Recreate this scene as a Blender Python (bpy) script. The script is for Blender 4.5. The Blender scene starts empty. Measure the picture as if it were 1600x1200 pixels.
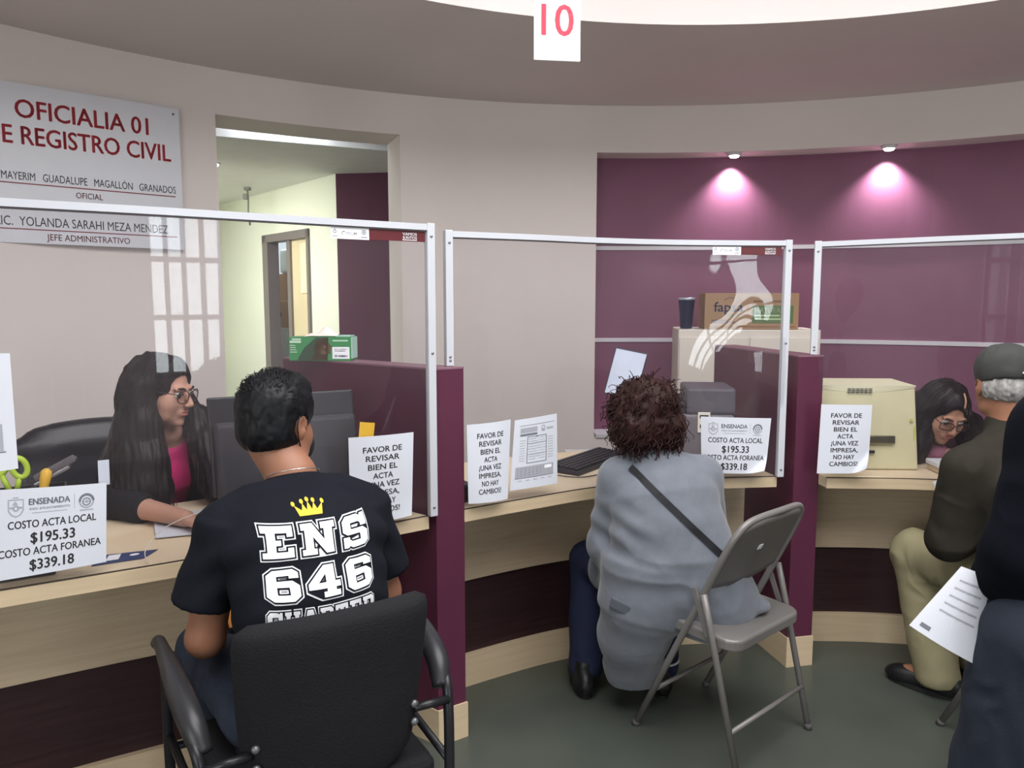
import bpy, bmesh, math, random
import numpy as np
from mathutils import Vector, Matrix
from mathutils.bvhtree import BVHTree
from mathutils.geometry import tessellate_polygon

SC = bpy.context.scene
COL = SC.collection
PI = math.pi
random.seed(7)
RNG = np.random.default_rng(7)

# ---------------------------------------------------------------- camera
cam_data = bpy.data.cameras.new('camera')
cam_data.sensor_width = 36.0
cam_data.lens = 36.0 * 1202.0 / 1600.0
cam_data.clip_start = 0.05
cam = bpy.data.objects.new('camera', cam_data)
cam.location = (0, 0, 1.5)
cam.rotation_euler = (math.radians(90 - 6.3), 0, 0)
COL.objects.link(cam)
SC.camera = cam

# ---------------------------------------------------------------- view, sky
SC.view_settings.view_transform = 'Standard'
SC.view_settings.look = 'None'
SC.view_settings.exposure = 0.38
SC.view_settings.gamma = 1.0
SC.view_settings.use_curve_mapping = False
world = bpy.data.worlds.new('sky')
SC.world = world
world.use_nodes = True
bg = world.node_tree.nodes['Background']
bg.inputs[0].default_value = (0.85, 0.92, 1.0, 1)
bg.inputs[1].default_value = 0.6

# ---------------------------------------------------------------- the room's lights
HC = (0.81, 1.02)            # centre of the round hall
def lamp(name, kind, loc, energy, color, aim=None, **kw):
    l = bpy.data.lights.new(name, kind)
    l.energy = energy
    l.color = color
    for k, v in kw.items():
        setattr(l, k, v)
    o = bpy.data.objects.new(name, l)
    o.location = loc
    if aim is not None:
        d = Vector(aim) - Vector(loc)
        o.rotation_euler = d.to_track_quat('-Z', 'Y').to_euler()
    COL.objects.link(o)
    return o
# rear window daylight; the second window and lamp are added for even light
lamp('window_and_fill_light', 'AREA', (3.40, -2.42, 1.75), 92, (0.97, 0.98, 1.0), (0.6, 2.0, 1.3), shape='RECTANGLE', size=1.05, size_y=2.1)
lamp('window_and_fill_light', 'AREA', (-1.90, -2.40, 1.75), 105, (1.0, 0.97, 0.95), (0.3, 2.2, 1.3), shape='RECTANGLE', size=2.3, size_y=2.1)
# skylight over the raised drum
lamp('skylight_daylight', 'AREA', (0.81, 1.02, 3.38), 165, (1.0, 0.985, 0.98), (0.81, 1.02, 0), shape='DISK', size=3.5)
lamp('fascia_fill_light', 'AREA', (-1.36, 4.80, 2.66), 2.2, (0.95, 0.98, 1.0), (-1.50, 5.00, 2.58), shape='RECTANGLE', size=0.4, size_y=0.05)  # added lamp without a fixture, brightens the fascia past the doorway
# fluorescent lighting of the office beyond the doorway
lamp('office_light', 'AREA', (-2.9, 6.0, 2.45), 80, (1.0, 1.0, 0.94), (-2.6, 6.4, 0), shape='RECTANGLE', size=1.2, size_y=1.0)

# ---------------------------------------------------------------- materials
def lin(h):
    h = h.lstrip('#')
    c = [int(h[i:i+2], 16) / 255 for i in (0, 2, 4)]
    return tuple((v / 12.92 if v <= 0.04045 else ((v + 0.055) / 1.055) ** 2.4) for v in c) + (1.0,)

MATS = {}
def mat(name, color, rough=0.6, metal=0.0, vary=0.06, scale=8.0, bump=0.0, bscale=60.0, stretch=(1, 1, 1), spec=0.4,
        sheen=0.0, emit=None, estr=0.0, alpha=1.0, trans=0.0):
    if name in MATS:
        return MATS[name]
    m = bpy.data.materials.new(name)
    m.use_nodes = True
    nt = m.node_tree
    b = nt.nodes['Principled BSDF']
    c = lin(color)
    tc = nt.nodes.new('ShaderNodeTexCoord')
    mp = nt.nodes.new('ShaderNodeMapping')
    mp.inputs['Scale'].default_value = stretch
    nt.links.new(tc.outputs['Object'], mp.inputs[0])
    nz = nt.nodes.new('ShaderNodeTexNoise')
    nz.inputs['Scale'].default_value = scale
    nz.inputs['Detail'].default_value = 5
    nt.links.new(mp.outputs[0], nz.inputs['Vector'])
    cr = nt.nodes.new('ShaderNodeValToRGB')
    cr.color_ramp.elements[0].position = 0.3
    cr.color_ramp.elements[1].position = 0.7
    cr.color_ramp.elements[0].color = tuple(v * (1 - vary) for v in c[:3]) + (1,)
    cr.color_ramp.elements[1].color = tuple(min(1, v * (1 + vary)) for v in c[:3]) + (1,)
    nt.links.new(nz.outputs[0], cr.inputs[0])
    nt.links.new(cr.outputs[0], b.inputs['Base Color'])
    b.inputs['Roughness'].default_value = rough
    b.inputs['Metallic'].default_value = metal
    b.inputs['Specular IOR Level'].default_value = spec
    b.inputs['Sheen Weight'].default_value = sheen
    b.inputs['Alpha'].default_value = alpha
    b.inputs['Transmission Weight'].default_value = trans
    if emit:
        b.inputs['Emission Color'].default_value = lin(emit)
        b.inputs['Emission Strength'].default_value = estr
    if bump > 0:
        n2 = nt.nodes.new('ShaderNodeTexNoise')
        n2.inputs['Scale'].default_value = bscale
        n2.inputs['Detail'].default_value = 4
        nt.links.new(mp.outputs[0], n2.inputs['Vector'])
        bp = nt.nodes.new('ShaderNodeBump')
        bp.inputs['Strength'].default_value = bump
        bp.inputs['Distance'].default_value = 0.01
        nt.links.new(n2.outputs[0], bp.inputs['Height'])
        nt.links.new(bp.outputs[0], b.inputs['Normal'])
    MATS[name] = m
    return m

def mat_glow(name, color, strength):
    m = bpy.data.materials.new(name)
    m.use_nodes = True
    b = m.node_tree.nodes['Principled BSDF']
    b.inputs['Base Color'].default_value = lin(color)
    b.inputs['Emission Color'].default_value = lin(color)
    b.inputs['Emission Strength'].default_value = strength
    MATS[name] = m
    return m

def mat_sheet(name, tint, haze, gloss_rough=0.03, ior=1.45, hazecol='#c8bcc4'):
    """clear plastic sheet: see-through, Fresnel reflections, a little diffuse haze mixed in"""
    m = bpy.data.materials.new(name)
    m.use_nodes = True
    nt = m.node_tree
    nt.nodes.remove(nt.nodes['Principled BSDF'])
    out = nt.nodes['Material Output']
    tr = nt.nodes.new('ShaderNodeBsdfTransparent')
    tr.inputs[0].default_value = lin(tint)
    df = nt.nodes.new('ShaderNodeBsdfDiffuse')
    df.inputs[0].default_value = lin(hazecol)
    nz = nt.nodes.new('ShaderNodeTexNoise')
    nz.inputs['Scale'].default_value = 2.5
    nz.inputs['Detail'].default_value = 3
    tc = nt.nodes.new('ShaderNodeTexCoord')
    nt.links.new(tc.outputs['Object'], nz.inputs['Vector'])
    mr = nt.nodes.new('ShaderNodeMapRange')
    mr.inputs['From Min'].default_value = 0.3
    mr.inputs['From Max'].default_value = 0.7
    mr.inputs['To Min'].default_value = haze * 0.5
    mr.inputs['To Max'].default_value = haze * 1.5
    nt.links.new(nz.outputs[0], mr.inputs[0])
    mx = nt.nodes.new('ShaderNodeMixShader')
    nt.links.new(mr.outputs[0], mx.inputs[0])
    nt.links.new(tr.outputs[0], mx.inputs[1])
    nt.links.new(df.outputs[0], mx.inputs[2])
    gl = nt.nodes.new('ShaderNodeBsdfGlossy')
    gl.inputs['Roughness'].default_value = gloss_rough
    lw = nt.nodes.new('ShaderNodeLayerWeight')      # Schlick reflectance, the same from both faces
    pw = nt.nodes.new('ShaderNodeMath'); pw.operation = 'POWER'
    nt.links.new(lw.outputs['Facing'], pw.inputs[0]); pw.inputs[1].default_value = 5.0
    f0 = ((ior - 1) / (ior + 1)) ** 2
    fr = nt.nodes.new('ShaderNodeMath'); fr.operation = 'MULTIPLY_ADD'
    nt.links.new(pw.outputs[0], fr.inputs[0]); fr.inputs[1].default_value = 1 - f0; fr.inputs[2].default_value = f0
    m2 = nt.nodes.new('ShaderNodeMixShader')
    nt.links.new(fr.outputs[0], m2.inputs[0])
    nt.links.new(mx.outputs[0], m2.inputs[1])
    nt.links.new(gl.outputs[0], m2.inputs[2])
    nt.links.new(m2.outputs[0], out.inputs[0])
    MATS[name] = m
    return m

def mat_wood(name, c1, c2, rough=0.45, scale=1.0, axis='X'):
    if name in MATS:
        return MATS[name]
    m = bpy.data.materials.new(name)
    m.use_nodes = True
    nt = m.node_tree
    b = nt.nodes['Principled BSDF']
    tc = nt.nodes.new('ShaderNodeTexCoord')
    mp = nt.nodes.new('ShaderNodeMapping')
    mp.inputs['Scale'].default_value = (1.2 * scale, 1.2 * scale, 22 * scale) if axis == 'X' else (14 * scale, 14 * scale, 1.5 * scale)
    nt.links.new(tc.outputs['Object'], mp.inputs[0])
    nz = nt.nodes.new('ShaderNodeTexNoise')
    nz.inputs['Scale'].default_value = 3
    nz.inputs['Detail'].default_value = 7
    nz.inputs['Distortion'].default_value = 0.6
    nt.links.new(mp.outputs[0], nz.inputs['Vector'])
    cr = nt.nodes.new('ShaderNodeValToRGB')
    cr.color_ramp.elements[0].position = 0.3
    cr.color_ramp.elements[1].position = 0.72
    cr.color_ramp.elements[0].color = lin(c1)
    cr.color_ramp.elements[1].color = lin(c2)
    nt.links.new(nz.outputs[0], cr.inputs[0])
    nt.links.new(cr.outputs[0], b.inputs['Base Color'])
    b.inputs['Roughness'].default_value = rough
    b.inputs['Specular IOR Level'].default_value = 0.35
    MATS[name] = m
    return m

# ---------------------------------------------------------------- objects
def tag(o, label=None, cat=None, group=None, kind=None):
    if label: o['label'] = label
    if cat: o['category'] = cat
    if group: o['group'] = group
    if kind: o['kind'] = kind
    return o

def empty(name, loc, rz=0.0, label=None, cat=None, group=None):
    o = bpy.data.objects.new(name, None)
    o.empty_display_size = 0.1
    o.location = loc
    o.rotation_euler = (0, 0, rz)
    COL.objects.link(o)
    return tag(o, label, cat, group)

def link_mesh(name, me, m, parent=None, smooth=False, loc=None, rot=None):
    o = bpy.data.objects.new(name, me)
    for mm in (m if isinstance(m, (list, tuple)) else [m]):
        if mm is not None:
            me.materials.append(mm)
    if smooth:
        me.polygons.foreach_set('use_smooth', [True] * len(me.polygons))
    COL.objects.link(o)
    if parent is not None:
        o.parent = parent
    if loc is not None: o.location = loc
    if rot is not None: o.rotation_euler = rot
    return o

def pydata(name, v, f, m, parent=None, smooth=False, mi=None):
    me = bpy.data.meshes.new(name)
    me.from_pydata([tuple(map(float, p)) for p in v], [], [tuple(map(int, q)) for q in f])
    o = link_mesh(name, me, m, parent, smooth)
    if mi is not None:
        me.polygons.foreach_set('material_index', mi)
    me.update()
    return o

class MB:
    """collects shapes into one mesh object"""
    def __init__(s):
        s.v = []; s.f = []; s.mi = []; s.sm = []
    def add(s, v, f, mi=0, smooth=False):
        n = len(s.v)
        s.v += [tuple(p) for p in v]
        s.f += [tuple(i + n for i in q) for q in f]
        s.mi += [mi] * len(f)
        s.sm += [smooth] * len(f)
        return s
    def box(s, c, size, rz=0.0, bev=0.0, mi=0, M=None, seg=2):
        bm = bmesh.new()
        bmesh.ops.create_cube(bm, size=1)
        for v in bm.verts:
            v.co = Vector((v.co.x * size[0], v.co.y * size[1], v.co.z * size[2]))
        if bev > 0:
            bmesh.ops.bevel(bm, geom=bm.edges[:], offset=min(bev, min(size) * 0.45), segments=seg, affect='EDGES', profile=0.6)
        R = (M if M is not None else Matrix.Rotation(rz, 3, 'Z'))
        bm.verts.ensure_lookup_table()
        vs = [R @ v.co + Vector(c) for v in bm.verts]
        fs = [[v.index for v in f.verts] for f in bm.faces]
        bm.free()
        return s.add(vs, fs, mi)
    def prism(s, poly, z0, z1, mi=0):
        """vertical prism over a 2D polygon (counter-clockwise)"""
        n = len(poly)
        v = [(p[0], p[1], z0) for p in poly] + [(p[0], p[1], z1) for p in poly]
        f = [[i, (i + 1) % n, n + (i + 1) % n, n + i] for i in range(n)]
        tris = tessellate_polygon([[Vector((p[0], p[1], 0)) for p in poly]])
        f += [[n + a for a in t] for t in tris] + [list(reversed(t)) for t in tris]
        return s.add(v, f, mi)
    def tube(s, pts, r, n=12, mi=0, caps=True, rs=None, close=False):
        pts = [Vector(p) for p in pts]
        if close: pts = pts + [pts[0], pts[1]]
        ring = []
        t0 = (pts[1] - pts[0]).normalized()
        u = t0.orthogonal().normalized()
        for i, p in enumerate(pts):
            if i == 0: t = t0
            elif i == len(pts) - 1: t = (pts[i] - pts[i-1]).normalized()
            else: t = ((pts[i+1] - pts[i]).normalized() + (pts[i] - pts[i-1]).normalized()).normalized()
            u = (u - t * u.dot(t)).normalized()
            w = t.cross(u)
            rr = rs[i] if rs else r
            ring.append([p + (u * math.cos(2*PI*k/n) + w * math.sin(2*PI*k/n)) * rr for k in range(n)])
        v = [q for rg in ring for q in rg]
        f = []
        for i in range(len(ring) - 1):
            for k in range(n):
                a = i*n + k; b = i*n + (k+1) % n
                f.append([a, b, b + n, a + n])
        if caps and not close:
            f.append(list(reversed(range(n))))
            f.append([(len(ring)-1)*n + k for k in range(n)])
        return s.add(v, f, mi, True)
    def lathe(s, c, prof, n=24, mi=0, M=None):
        R = M if M is not None else Matrix.Identity(3)
        v = []; f = []
        for (r, z) in prof:
            for k in range(n):
                a = 2*PI*k/n
                v.append(R @ Vector((r*math.cos(a), r*math.sin(a), z)) + Vector(c))
        for i in range(len(prof)-1):
            for k in range(n):
                a = i*n+k; b = i*n+(k+1) % n
                f.append([a, b, b+n, a+n])
        f.append(list(reversed(range(n))))
        f.append([(len(prof)-1)*n+k for k in range(n)])
        return s.add(v, f, mi, True)
    def build(s, name, m, parent=None):
        o = pydata(name, s.v, s.f, m, parent)
        me = o.data
        me.polygons.foreach_set('material_index', s.mi)
        me.polygons.foreach_set('use_smooth', s.sm)
        return o

def smooth_path(pts, n=8):
    """Catmull-Rom through points"""
    P = [np.array(p, float) for p in pts]
    P = [2*P[0]-P[1]] + P + [2*P[-1]-P[-2]]
    out = []
    for i in range(1, len(P)-2):
        for k in range(n):
            t = k / n
            a, b, c, d = P[i-1], P[i], P[i+1], P[i+2]
            out.append(0.5*((2*b)+(-a+c)*t+(2*a-5*b+4*c-d)*t*t+(-a+3*b-3*c+d)*t**3))
    out.append(P[-2])
    return out

# ---------------------------------------------------------------- text as 2D shapes
_font_cache = {}
def glyphs(body, bold=0.0):
    key = (body, bold)
    if key in _font_cache: return _font_cache[key]
    cu = bpy.data.curves.new('tmp_text', 'FONT')
    cu.body = body
    cu.size = 1.0
    cu.offset = bold
    cu.resolution_u = 3
    o = bpy.data.objects.new('tmp_text', cu)
    COL.objects.link(o)
    dg = bpy.context.evaluated_depsgraph_get()
    me = bpy.data.meshes.new_from_object(o.evaluated_get(dg))
    v = np.array([tuple(p.co)[:2] for p in me.vertices]) if len(me.vertices) else np.zeros((0, 2))
    f = [list(p.vertices) for p in me.polygons]
    bpy.data.objects.remove(o)
    bpy.data.curves.remove(cu)
    bpy.data.meshes.remove(me)
    _font_cache[key] = (v, f)
    return v, f
CAPH = None
class Print:
    """flat printing in a (u,v) plane"""
    def __init__(s): s.v = []; s.f = []; s.mi = []
    def put(s, v, f, mi=0):
        n = len(s.v)
        s.v += [tuple(p) for p in v]; s.f += [[i+n for i in q] for q in f]; s.mi += [mi]*len(f)
    def text(s, body, cx, cy, width, cap, bold=0.012, mi=0, align='C'):
        global CAPH
        if CAPH is None:
            hv, _ = glyphs('H', 0.0)
            CAPH = hv[:, 1].max() - hv[:, 1].min()
        v, f = glyphs(body, 0.0)
        x0, x1 = v[:, 0].min(), v[:, 0].max()
        sx = width / (x1 - x0) if width else cap / CAPH
        x = (v[:, 0] - (x0 + x1) / 2) * sx
        if align == 'L': x = (v[:, 0] - x0) * sx
        y = v[:, 1] * cap / CAPH - cap / 2
        d = bold * cap / CAPH
        for ox, oy in (((-d, 0), (d, 0), (0, -d * 0.7), (0, d * 0.7)) if bold > 0.002 else ((0, 0),)):
            s.put(np.c_[x + cx + ox, y + cy + oy], f, mi)
    def rect(s, x0, y0, x1, y1, mi=0, nx=6):
        v = []; f = []
        for i in range(nx+1):
            x = x0 + (x1-x0)*i/nx
            v += [(x, y0), (x, y1)]
        for i in range(nx): f.append([2*i, 2*i+2, 2*i+3, 2*i+1])
        s.put(v, f, mi)
    def poly(s, outer, holes=(), mi=0):
        loops = [[Vector((p[0], p[1], 0)) for p in outer]] + [[Vector((p[0], p[1], 0)) for p in h] for h in holes]
        t = tessellate_polygon(loops)
        s.put([p for l in loops for p in [(q.x, q.y) for q in l]], [list(q) for q in t], mi)
    def ring(s, cx, cy, r0, r1, mi=0, n=28, a0=0, a1=2*PI, sy=1.0):
        v = []; f = []
        for i in range(n+1):
            a = a0 + (a1-a0)*i/n
            v += [(cx+r0*math.cos(a), cy+r0*math.sin(a)*sy), (cx+r1*math.cos(a), cy+r1*math.sin(a)*sy)]
        for i in range(n): f.append([2*i, 2*i+1, 2*i+3, 2*i+2])
        s.put(v, f, mi)
    def disc(s, cx, cy, r, mi=0, n=20):
        s.poly([(cx+r*math.cos(2*PI*i/n), cy+r*math.sin(2*PI*i/n)) for i in range(n)], (), mi)
    def build(s, name, fn, m, parent=None):
        """fn(u,v) -> 3D point"""
        v = [fn(p[0], p[1]) for p in s.v]
        o = pydata(name, v, s.f, m, parent)
        o.data.polygons.foreach_set('material_index', s.mi)
        return o
def plane_fn(origin, ux, uy, off=0.0):
    O = Vector(origin); X = Vector(ux); Y = Vector(uy)
    N = X.cross(Y).normalized()
    return lambda u, v: O + X*u + Y*v + N*off

# ---------------------------------------------------------------- noise
def vnoise(P, seed=0):
    """smooth value noise on Nx3 points, result -1..1"""
    P = np.asarray(P, np.float64)
    I = np.floor(P).astype(np.int64)
    F = P - I
    F = F*F*(3-2*F)
    def h(i, j, k):
        n = (i*374761393 + j*668265263 + k*2147483647 + seed*974634777) & 0xffffffff
        n = ((n ^ (n >> 13)) * 1274126177) & 0xffffffff
        n = n ^ (n >> 16)
        return (n & 0xffff) / 32767.5 - 1
    r = 0
    for a in (0, 1):
        for b in (0, 1):
            for c in (0, 1):
                w = (F[:, 0] if a else 1-F[:, 0])*(F[:, 1] if b else 1-F[:, 1])*(F[:, 2] if c else 1-F[:, 2])
                r = r + w*h(I[:, 0]+a, I[:, 1]+b, I[:, 2]+c)
    return r

# ---------------------------------------------------------------- solids grown from distance fields (bodies, clothes, hair)
def rotm(yaw=0, pitch=0, roll=0):
    """columns are the local axes; yaw about Z, pitch nods (negative = down) about X, roll about Y; degrees"""
    return np.array((Matrix.Rotation(math.radians(yaw), 3, 'Z') @ Matrix.Rotation(math.radians(pitch), 3, 'X') @ Matrix.Rotation(math.radians(roll), 3, 'Y')))

class Field:
    def __init__(s, lo, hi, h):
        s.h = h
        s.lo = np.array(lo, float)
        s.n = np.ceil((np.array(hi, float) - s.lo) / h).astype(int) + 1
        s.g = np.full(s.n, 1.0, np.float32)
        s.ax = [(s.lo[i] + np.arange(s.n[i]) * h).astype(np.float32) for i in range(3)]
    def _sub(s, lo, hi, m):
        a = np.clip(np.floor((np.array(lo) - m - s.lo) / s.h).astype(int), 0, s.n)
        b = np.clip(np.ceil((np.array(hi) + m - s.lo) / s.h).astype(int) + 1, 0, s.n)
        if np.any(b <= a): return None, None
        sl = tuple(slice(a[i], b[i]) for i in range(3))
        X = s.ax[0][sl[0]][:, None, None]; Y = s.ax[1][sl[1]][None, :, None]; Z = s.ax[2][sl[2]][None, None, :]
        return sl, (X, Y, Z)
    def _mix(s, sl, d, k, sub):
        g = s.g[sl]
        if sub:
            if k > 0:
                hh = np.clip(0.5 - 0.5*(g + d)/k, 0, 1)
                s.g[sl] = g*(1-hh) + (-d)*hh + k*hh*(1-hh)
            else:
                s.g[sl] = np.maximum(g, -d)
        else:
            if k > 0:
                hh = np.clip(0.5 + 0.5*(g - d)/k, 0, 1)
                s.g[sl] = g*(1-hh) + d*hh - k*hh*(1-hh)
            else:
                s.g[sl] = np.minimum(g, d)
    def cone(s, a, b, ra, rb, k=0.01, sub=False, flat=False, sq=None):
        """tapered limb from a to b; flat = square-cut ends; sq=(axis, factor) flattens along an axis"""
        a = np.array(a, float); b = np.array(b, float)
        r = max(ra, rb)
        f = 1.0
        sl, G = s._sub(np.minimum(a, b) - r*1.2, np.maximum(a, b) + r*1.2, k + 3*s.h)
        if sl is None: return s
        d = b - a; L2 = float(d @ d)
        px, py, pz = G[0]-a[0], G[1]-a[1], G[2]-a[2]
        t = (px*d[0] + py*d[1] + pz*d[2]) / L2
        tc = np.clip(t, 0, 1)
        qx, qy, qz = px - tc*d[0], py - tc*d[1], pz - tc*d[2]
        q2 = qx*qx + qy*qy + qz*qz
        if sq is not None:
            ax = np.array(sq[0], float); ax /= np.linalg.norm(ax)
            pr = qx*ax[0] + qy*ax[1] + qz*ax[2]
            q2 = q2 + pr*pr*(1/sq[1]**2 - 1)
            f = sq[1]
        D = (np.sqrt(q2) - (ra + (rb-ra)*tc)) * (f if f < 1 else 1)
        if flat:
            L = math.sqrt(L2)
            D = np.maximum(D, np.maximum(-t, t-1)*L)
        s._mix(sl, D.astype(np.float32), k, sub)
        return s
    def limb(s, pts, rs, k=0.012, **kw):
        for i in range(len(pts)-1):
            s.cone(pts[i], pts[i+1], rs[i], rs[i+1], k, **kw)
        return s
    def ell(s, c, r, R=None, k=0.01, sub=False):
        c = np.array(c, float); r = np.array(r, float)
        R = np.eye(3) if R is None else np.array(R)
        ext = np.sqrt((R**2) @ (r**2))
        sl, G = s._sub(c-ext, c+ext, k + 3*s.h)
        if sl is None: return s
        p = [G[0]-c[0], G[1]-c[1], G[2]-c[2]]
        q = [(p[0]*R[0, j] + p[1]*R[1, j] + p[2]*R[2, j]) for j in range(3)]
        k0 = np.sqrt((q[0]/r[0])**2 + (q[1]/r[1])**2 + (q[2]/r[2])**2)
        k1 = np.sqrt((q[0]/r[0]**2)**2 + (q[1]/r[1]**2)**2 + (q[2]/r[2]**2)**2) + 1e-6
        s._mix(sl, (k0*(k0-1)/k1).astype(np.float32), k, sub)
        return s
    def loft(s, nodes, side, k=0.02, flat=False, sub=False, power=2.0):
        """body trunk: nodes = (centre, half width along 'side', half depth); cross sections are horizontal-ish ellipses"""
        side = np.array(side, float); side /= np.linalg.norm(side)
        P = [np.array(n[0], float) for n in nodes]
        R = max(max(n[1], n[2]) for n in nodes)
        lo = np.min(P, 0) - R; hi = np.max(P, 0) + R
        sl, G = s._sub(lo, hi, k + 3*s.h)
        if sl is None: return s
        best = None
        for i in range(len(P)-1):
            a, b = P[i], P[i+1]
            d = b-a; L2 = float(d@d); L = math.sqrt(L2); dn = d/L
            sd = side - dn*(side@dn); sd /= np.linalg.norm(sd)
            fw = np.cross(dn, sd)
            px, py, pz = G[0]-a[0], G[1]-a[1], G[2]-a[2]
            t = (px*d[0]+py*d[1]+pz*d[2])/L2
            tc = np.clip(t, 0, 1)
            u = px*sd[0]+py*sd[1]+pz*sd[2]
            w = px*fw[0]+py*fw[1]+pz*fw[2]
            ex = (t-tc)*L
            A = nodes[i][1]+(nodes[i+1][1]-nodes[i][1])*tc
            B = nodes[i][2]+(nodes[i+1][2]-nodes[i][2])*tc
            m = np.minimum(A, B)
            if flat and ((i == 0) or (i == len(P)-2)):
                D = ((np.abs(u)/A)**power + (np.abs(w)/B)**power)**(1/power)
                D = (D-1)*m
                ends = np.zeros_like(D) - 1e3
                if i == 0: ends = np.maximum(ends, -t*L)
                if i == len(P)-2: ends = np.maximum(ends, (t-1)*L)
                # interior joints stay round
                inner = np.abs(ex)
                D = np.where(((t < 0) & (i != 0)) | ((t > 1) & (i != len(P)-2)), np.maximum(D, inner*0.9), np.maximum(D, ends))
            else:
                D = (np.sqrt((u/A)**2+(w/B)**2+(ex/m)**2)-1)*m
            if best is None: best = D
            else:
                hh = np.clip(0.5+0.5*(best-D)/0.03, 0, 1)
                best = best*(1-hh)+D*hh-0.03*hh*(1-hh)
        s._mix(sl, best.astype(np.float32), k, sub)
        return s
    def cut(s, p, n):
        """remove everything on the side the normal points to"""
        p = np.array(p, float); n = np.array(n, float); n /= np.linalg.norm(n)
        D = (s.ax[0][:, None, None]-p[0])*n[0] + (s.ax[1][None, :, None]-p[1])*n[1] + (s.ax[2][None, None, :]-p[2])*n[2]
        s.g = np.maximum(s.g, D.astype(np.float32))
        return s
    def cut_box(s, lo, hi, p, n):
        """like cut, but only inside a box"""
        sl, G = s._sub(lo, hi, 0)
        p = np.array(p, float); n = np.array(n, float); n /= np.linalg.norm(n)
        D = (G[0]-p[0])*n[0] + (G[1]-p[1])*n[1] + (G[2]-p[2])*n[2]
        s.g[sl] = np.maximum(s.g[sl], D.astype(np.float32))
        return s
    def mesh(s):
        """naive surface nets"""
        g = s.g
        g[0] = g[-1] = 1; g[:, 0] = g[:, -1] = 1; g[:, :, 0] = g[:, :, -1] = 1
        neg = g < 0
        nx, ny, nz = g.shape
        c = np.zeros((nx-1, ny-1, nz-1), np.int8)
        for a in (0, 1):
            for b in (0, 1):
                for d in (0, 1):
                    c += neg[a:nx-1+a, b:ny-1+b, d:nz-1+d]
        act = (c > 0) & (c < 8)
        idx = np.argwhere(act)
        vid = np.full(act.shape, -1, np.int32)
        vid[act] = np.arange(len(idx))
        acc = np.zeros((len(idx), 3)); cnt = np.zeros(len(idx))
        corners = [(a, b, d) for a in (0, 1) for b in (0, 1) for d in (0, 1)]
        for i0, A in enumerate(corners):
            for B in corners[i0+1:]:
                if sum(abs(A[q]-B[q]) for q in range(3)) != 1: continue
                ga = g[idx[:, 0]+A[0], idx[:, 1]+A[1], idx[:, 2]+A[2]]
                gb = g[idx[:, 0]+B[0], idx[:, 1]+B[1], idx[:, 2]+B[2]]
                m = (ga < 0) != (gb < 0)
                t = np.where(m, ga/np.where(m, ga-gb, 1), 0)
                for q in range(3):
                    acc[:, q] += np.where(m, A[q]+t*(B[q]-A[q]), 0)
                cnt += m
        V = s.lo + (idx + acc/cnt[:, None])*s.h
        quads = []
        for ax in range(3):
            o = [1 if q == ax else 0 for q in range(3)]
            A = neg[:nx-o[0], :ny-o[1], :nz-o[2]]
            B = neg[o[0]:, o[1]:, o[2]:]
            for flip, M in ((False, A & ~B), (True, ~A & B)):
                e = np.argwhere(M)
                u, w = [(1, 2), (2, 0), (0, 1)][ax]
                ok = (e[:, u] > 0) & (e[:, w] > 0) & (e[:, u] < g.shape[u]-1) & (e[:, w] < g.shape[w]-1)
                e = e[ok]
                def at(du, dw):
                    f = e.copy(); f[:, u] += du; f[:, w] += dw
                    return vid[f[:, 0], f[:, 1], f[:, 2]]
                q = np.stack([at(-1, -1), at(0, -1), at(0, 0), at(-1, 0)], 1)
                if flip: q = q[:, ::-1]
                quads.append(q)
        return V, np.concatenate(quads)

def vnormals(V, Q):
    n = np.zeros_like(V)
    fn = np.cross(V[Q[:, 2]]-V[Q[:, 0]], V[Q[:, 3]]-V[Q[:, 1]])
    for i in range(4): np.add.at(n, Q[:, i], fn)
    return n/(np.linalg.norm(n, axis=1)[:, None]+1e-12)
def relax(V, Q, it=2, lam=0.5):
    for _ in range(it):
        a = np.zeros_like(V); c = np.zeros(len(V))
        for i in range(4):
            j = (i+1) % 4
            np.add.at(a, Q[:, i], V[Q[:, j]]); np.add.at(c, Q[:, i], 1)
            np.add.at(a, Q[:, j], V[Q[:, i]]); np.add.at(c, Q[:, j], 1)
        V = V*(1-lam)+lam*a/c[:, None]
    return V
def grow(field, name, m, parent=None, smooth=2, disp=None, post=None):
    V, Q = field.mesh()
    V = relax(V, Q, smooth)
    if disp is not None:
        N = vnormals(V, Q)
        V = V + N*disp(V, N)[:, None]
    if post is not None: V = post(V)
    me = bpy.data.meshes.new(name)
    me.vertices.add(len(V)); me.vertices.foreach_set('co', V.astype(np.float32).ravel())
    me.loops.add(len(Q)*4); me.loops.foreach_set('vertex_index', Q.astype(np.int32).ravel())
    me.polygons.add(len(Q)); me.polygons.foreach_set('loop_start', np.arange(0, len(Q)*4, 4, dtype=np.int32))
    me.polygons.foreach_set('loop_total', np.full(len(Q), 4, np.int32))
    me.update(calc_edges=True); me.validate()
    o = link_mesh(name, me, m, parent, True)
    return o, V, Q

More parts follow.
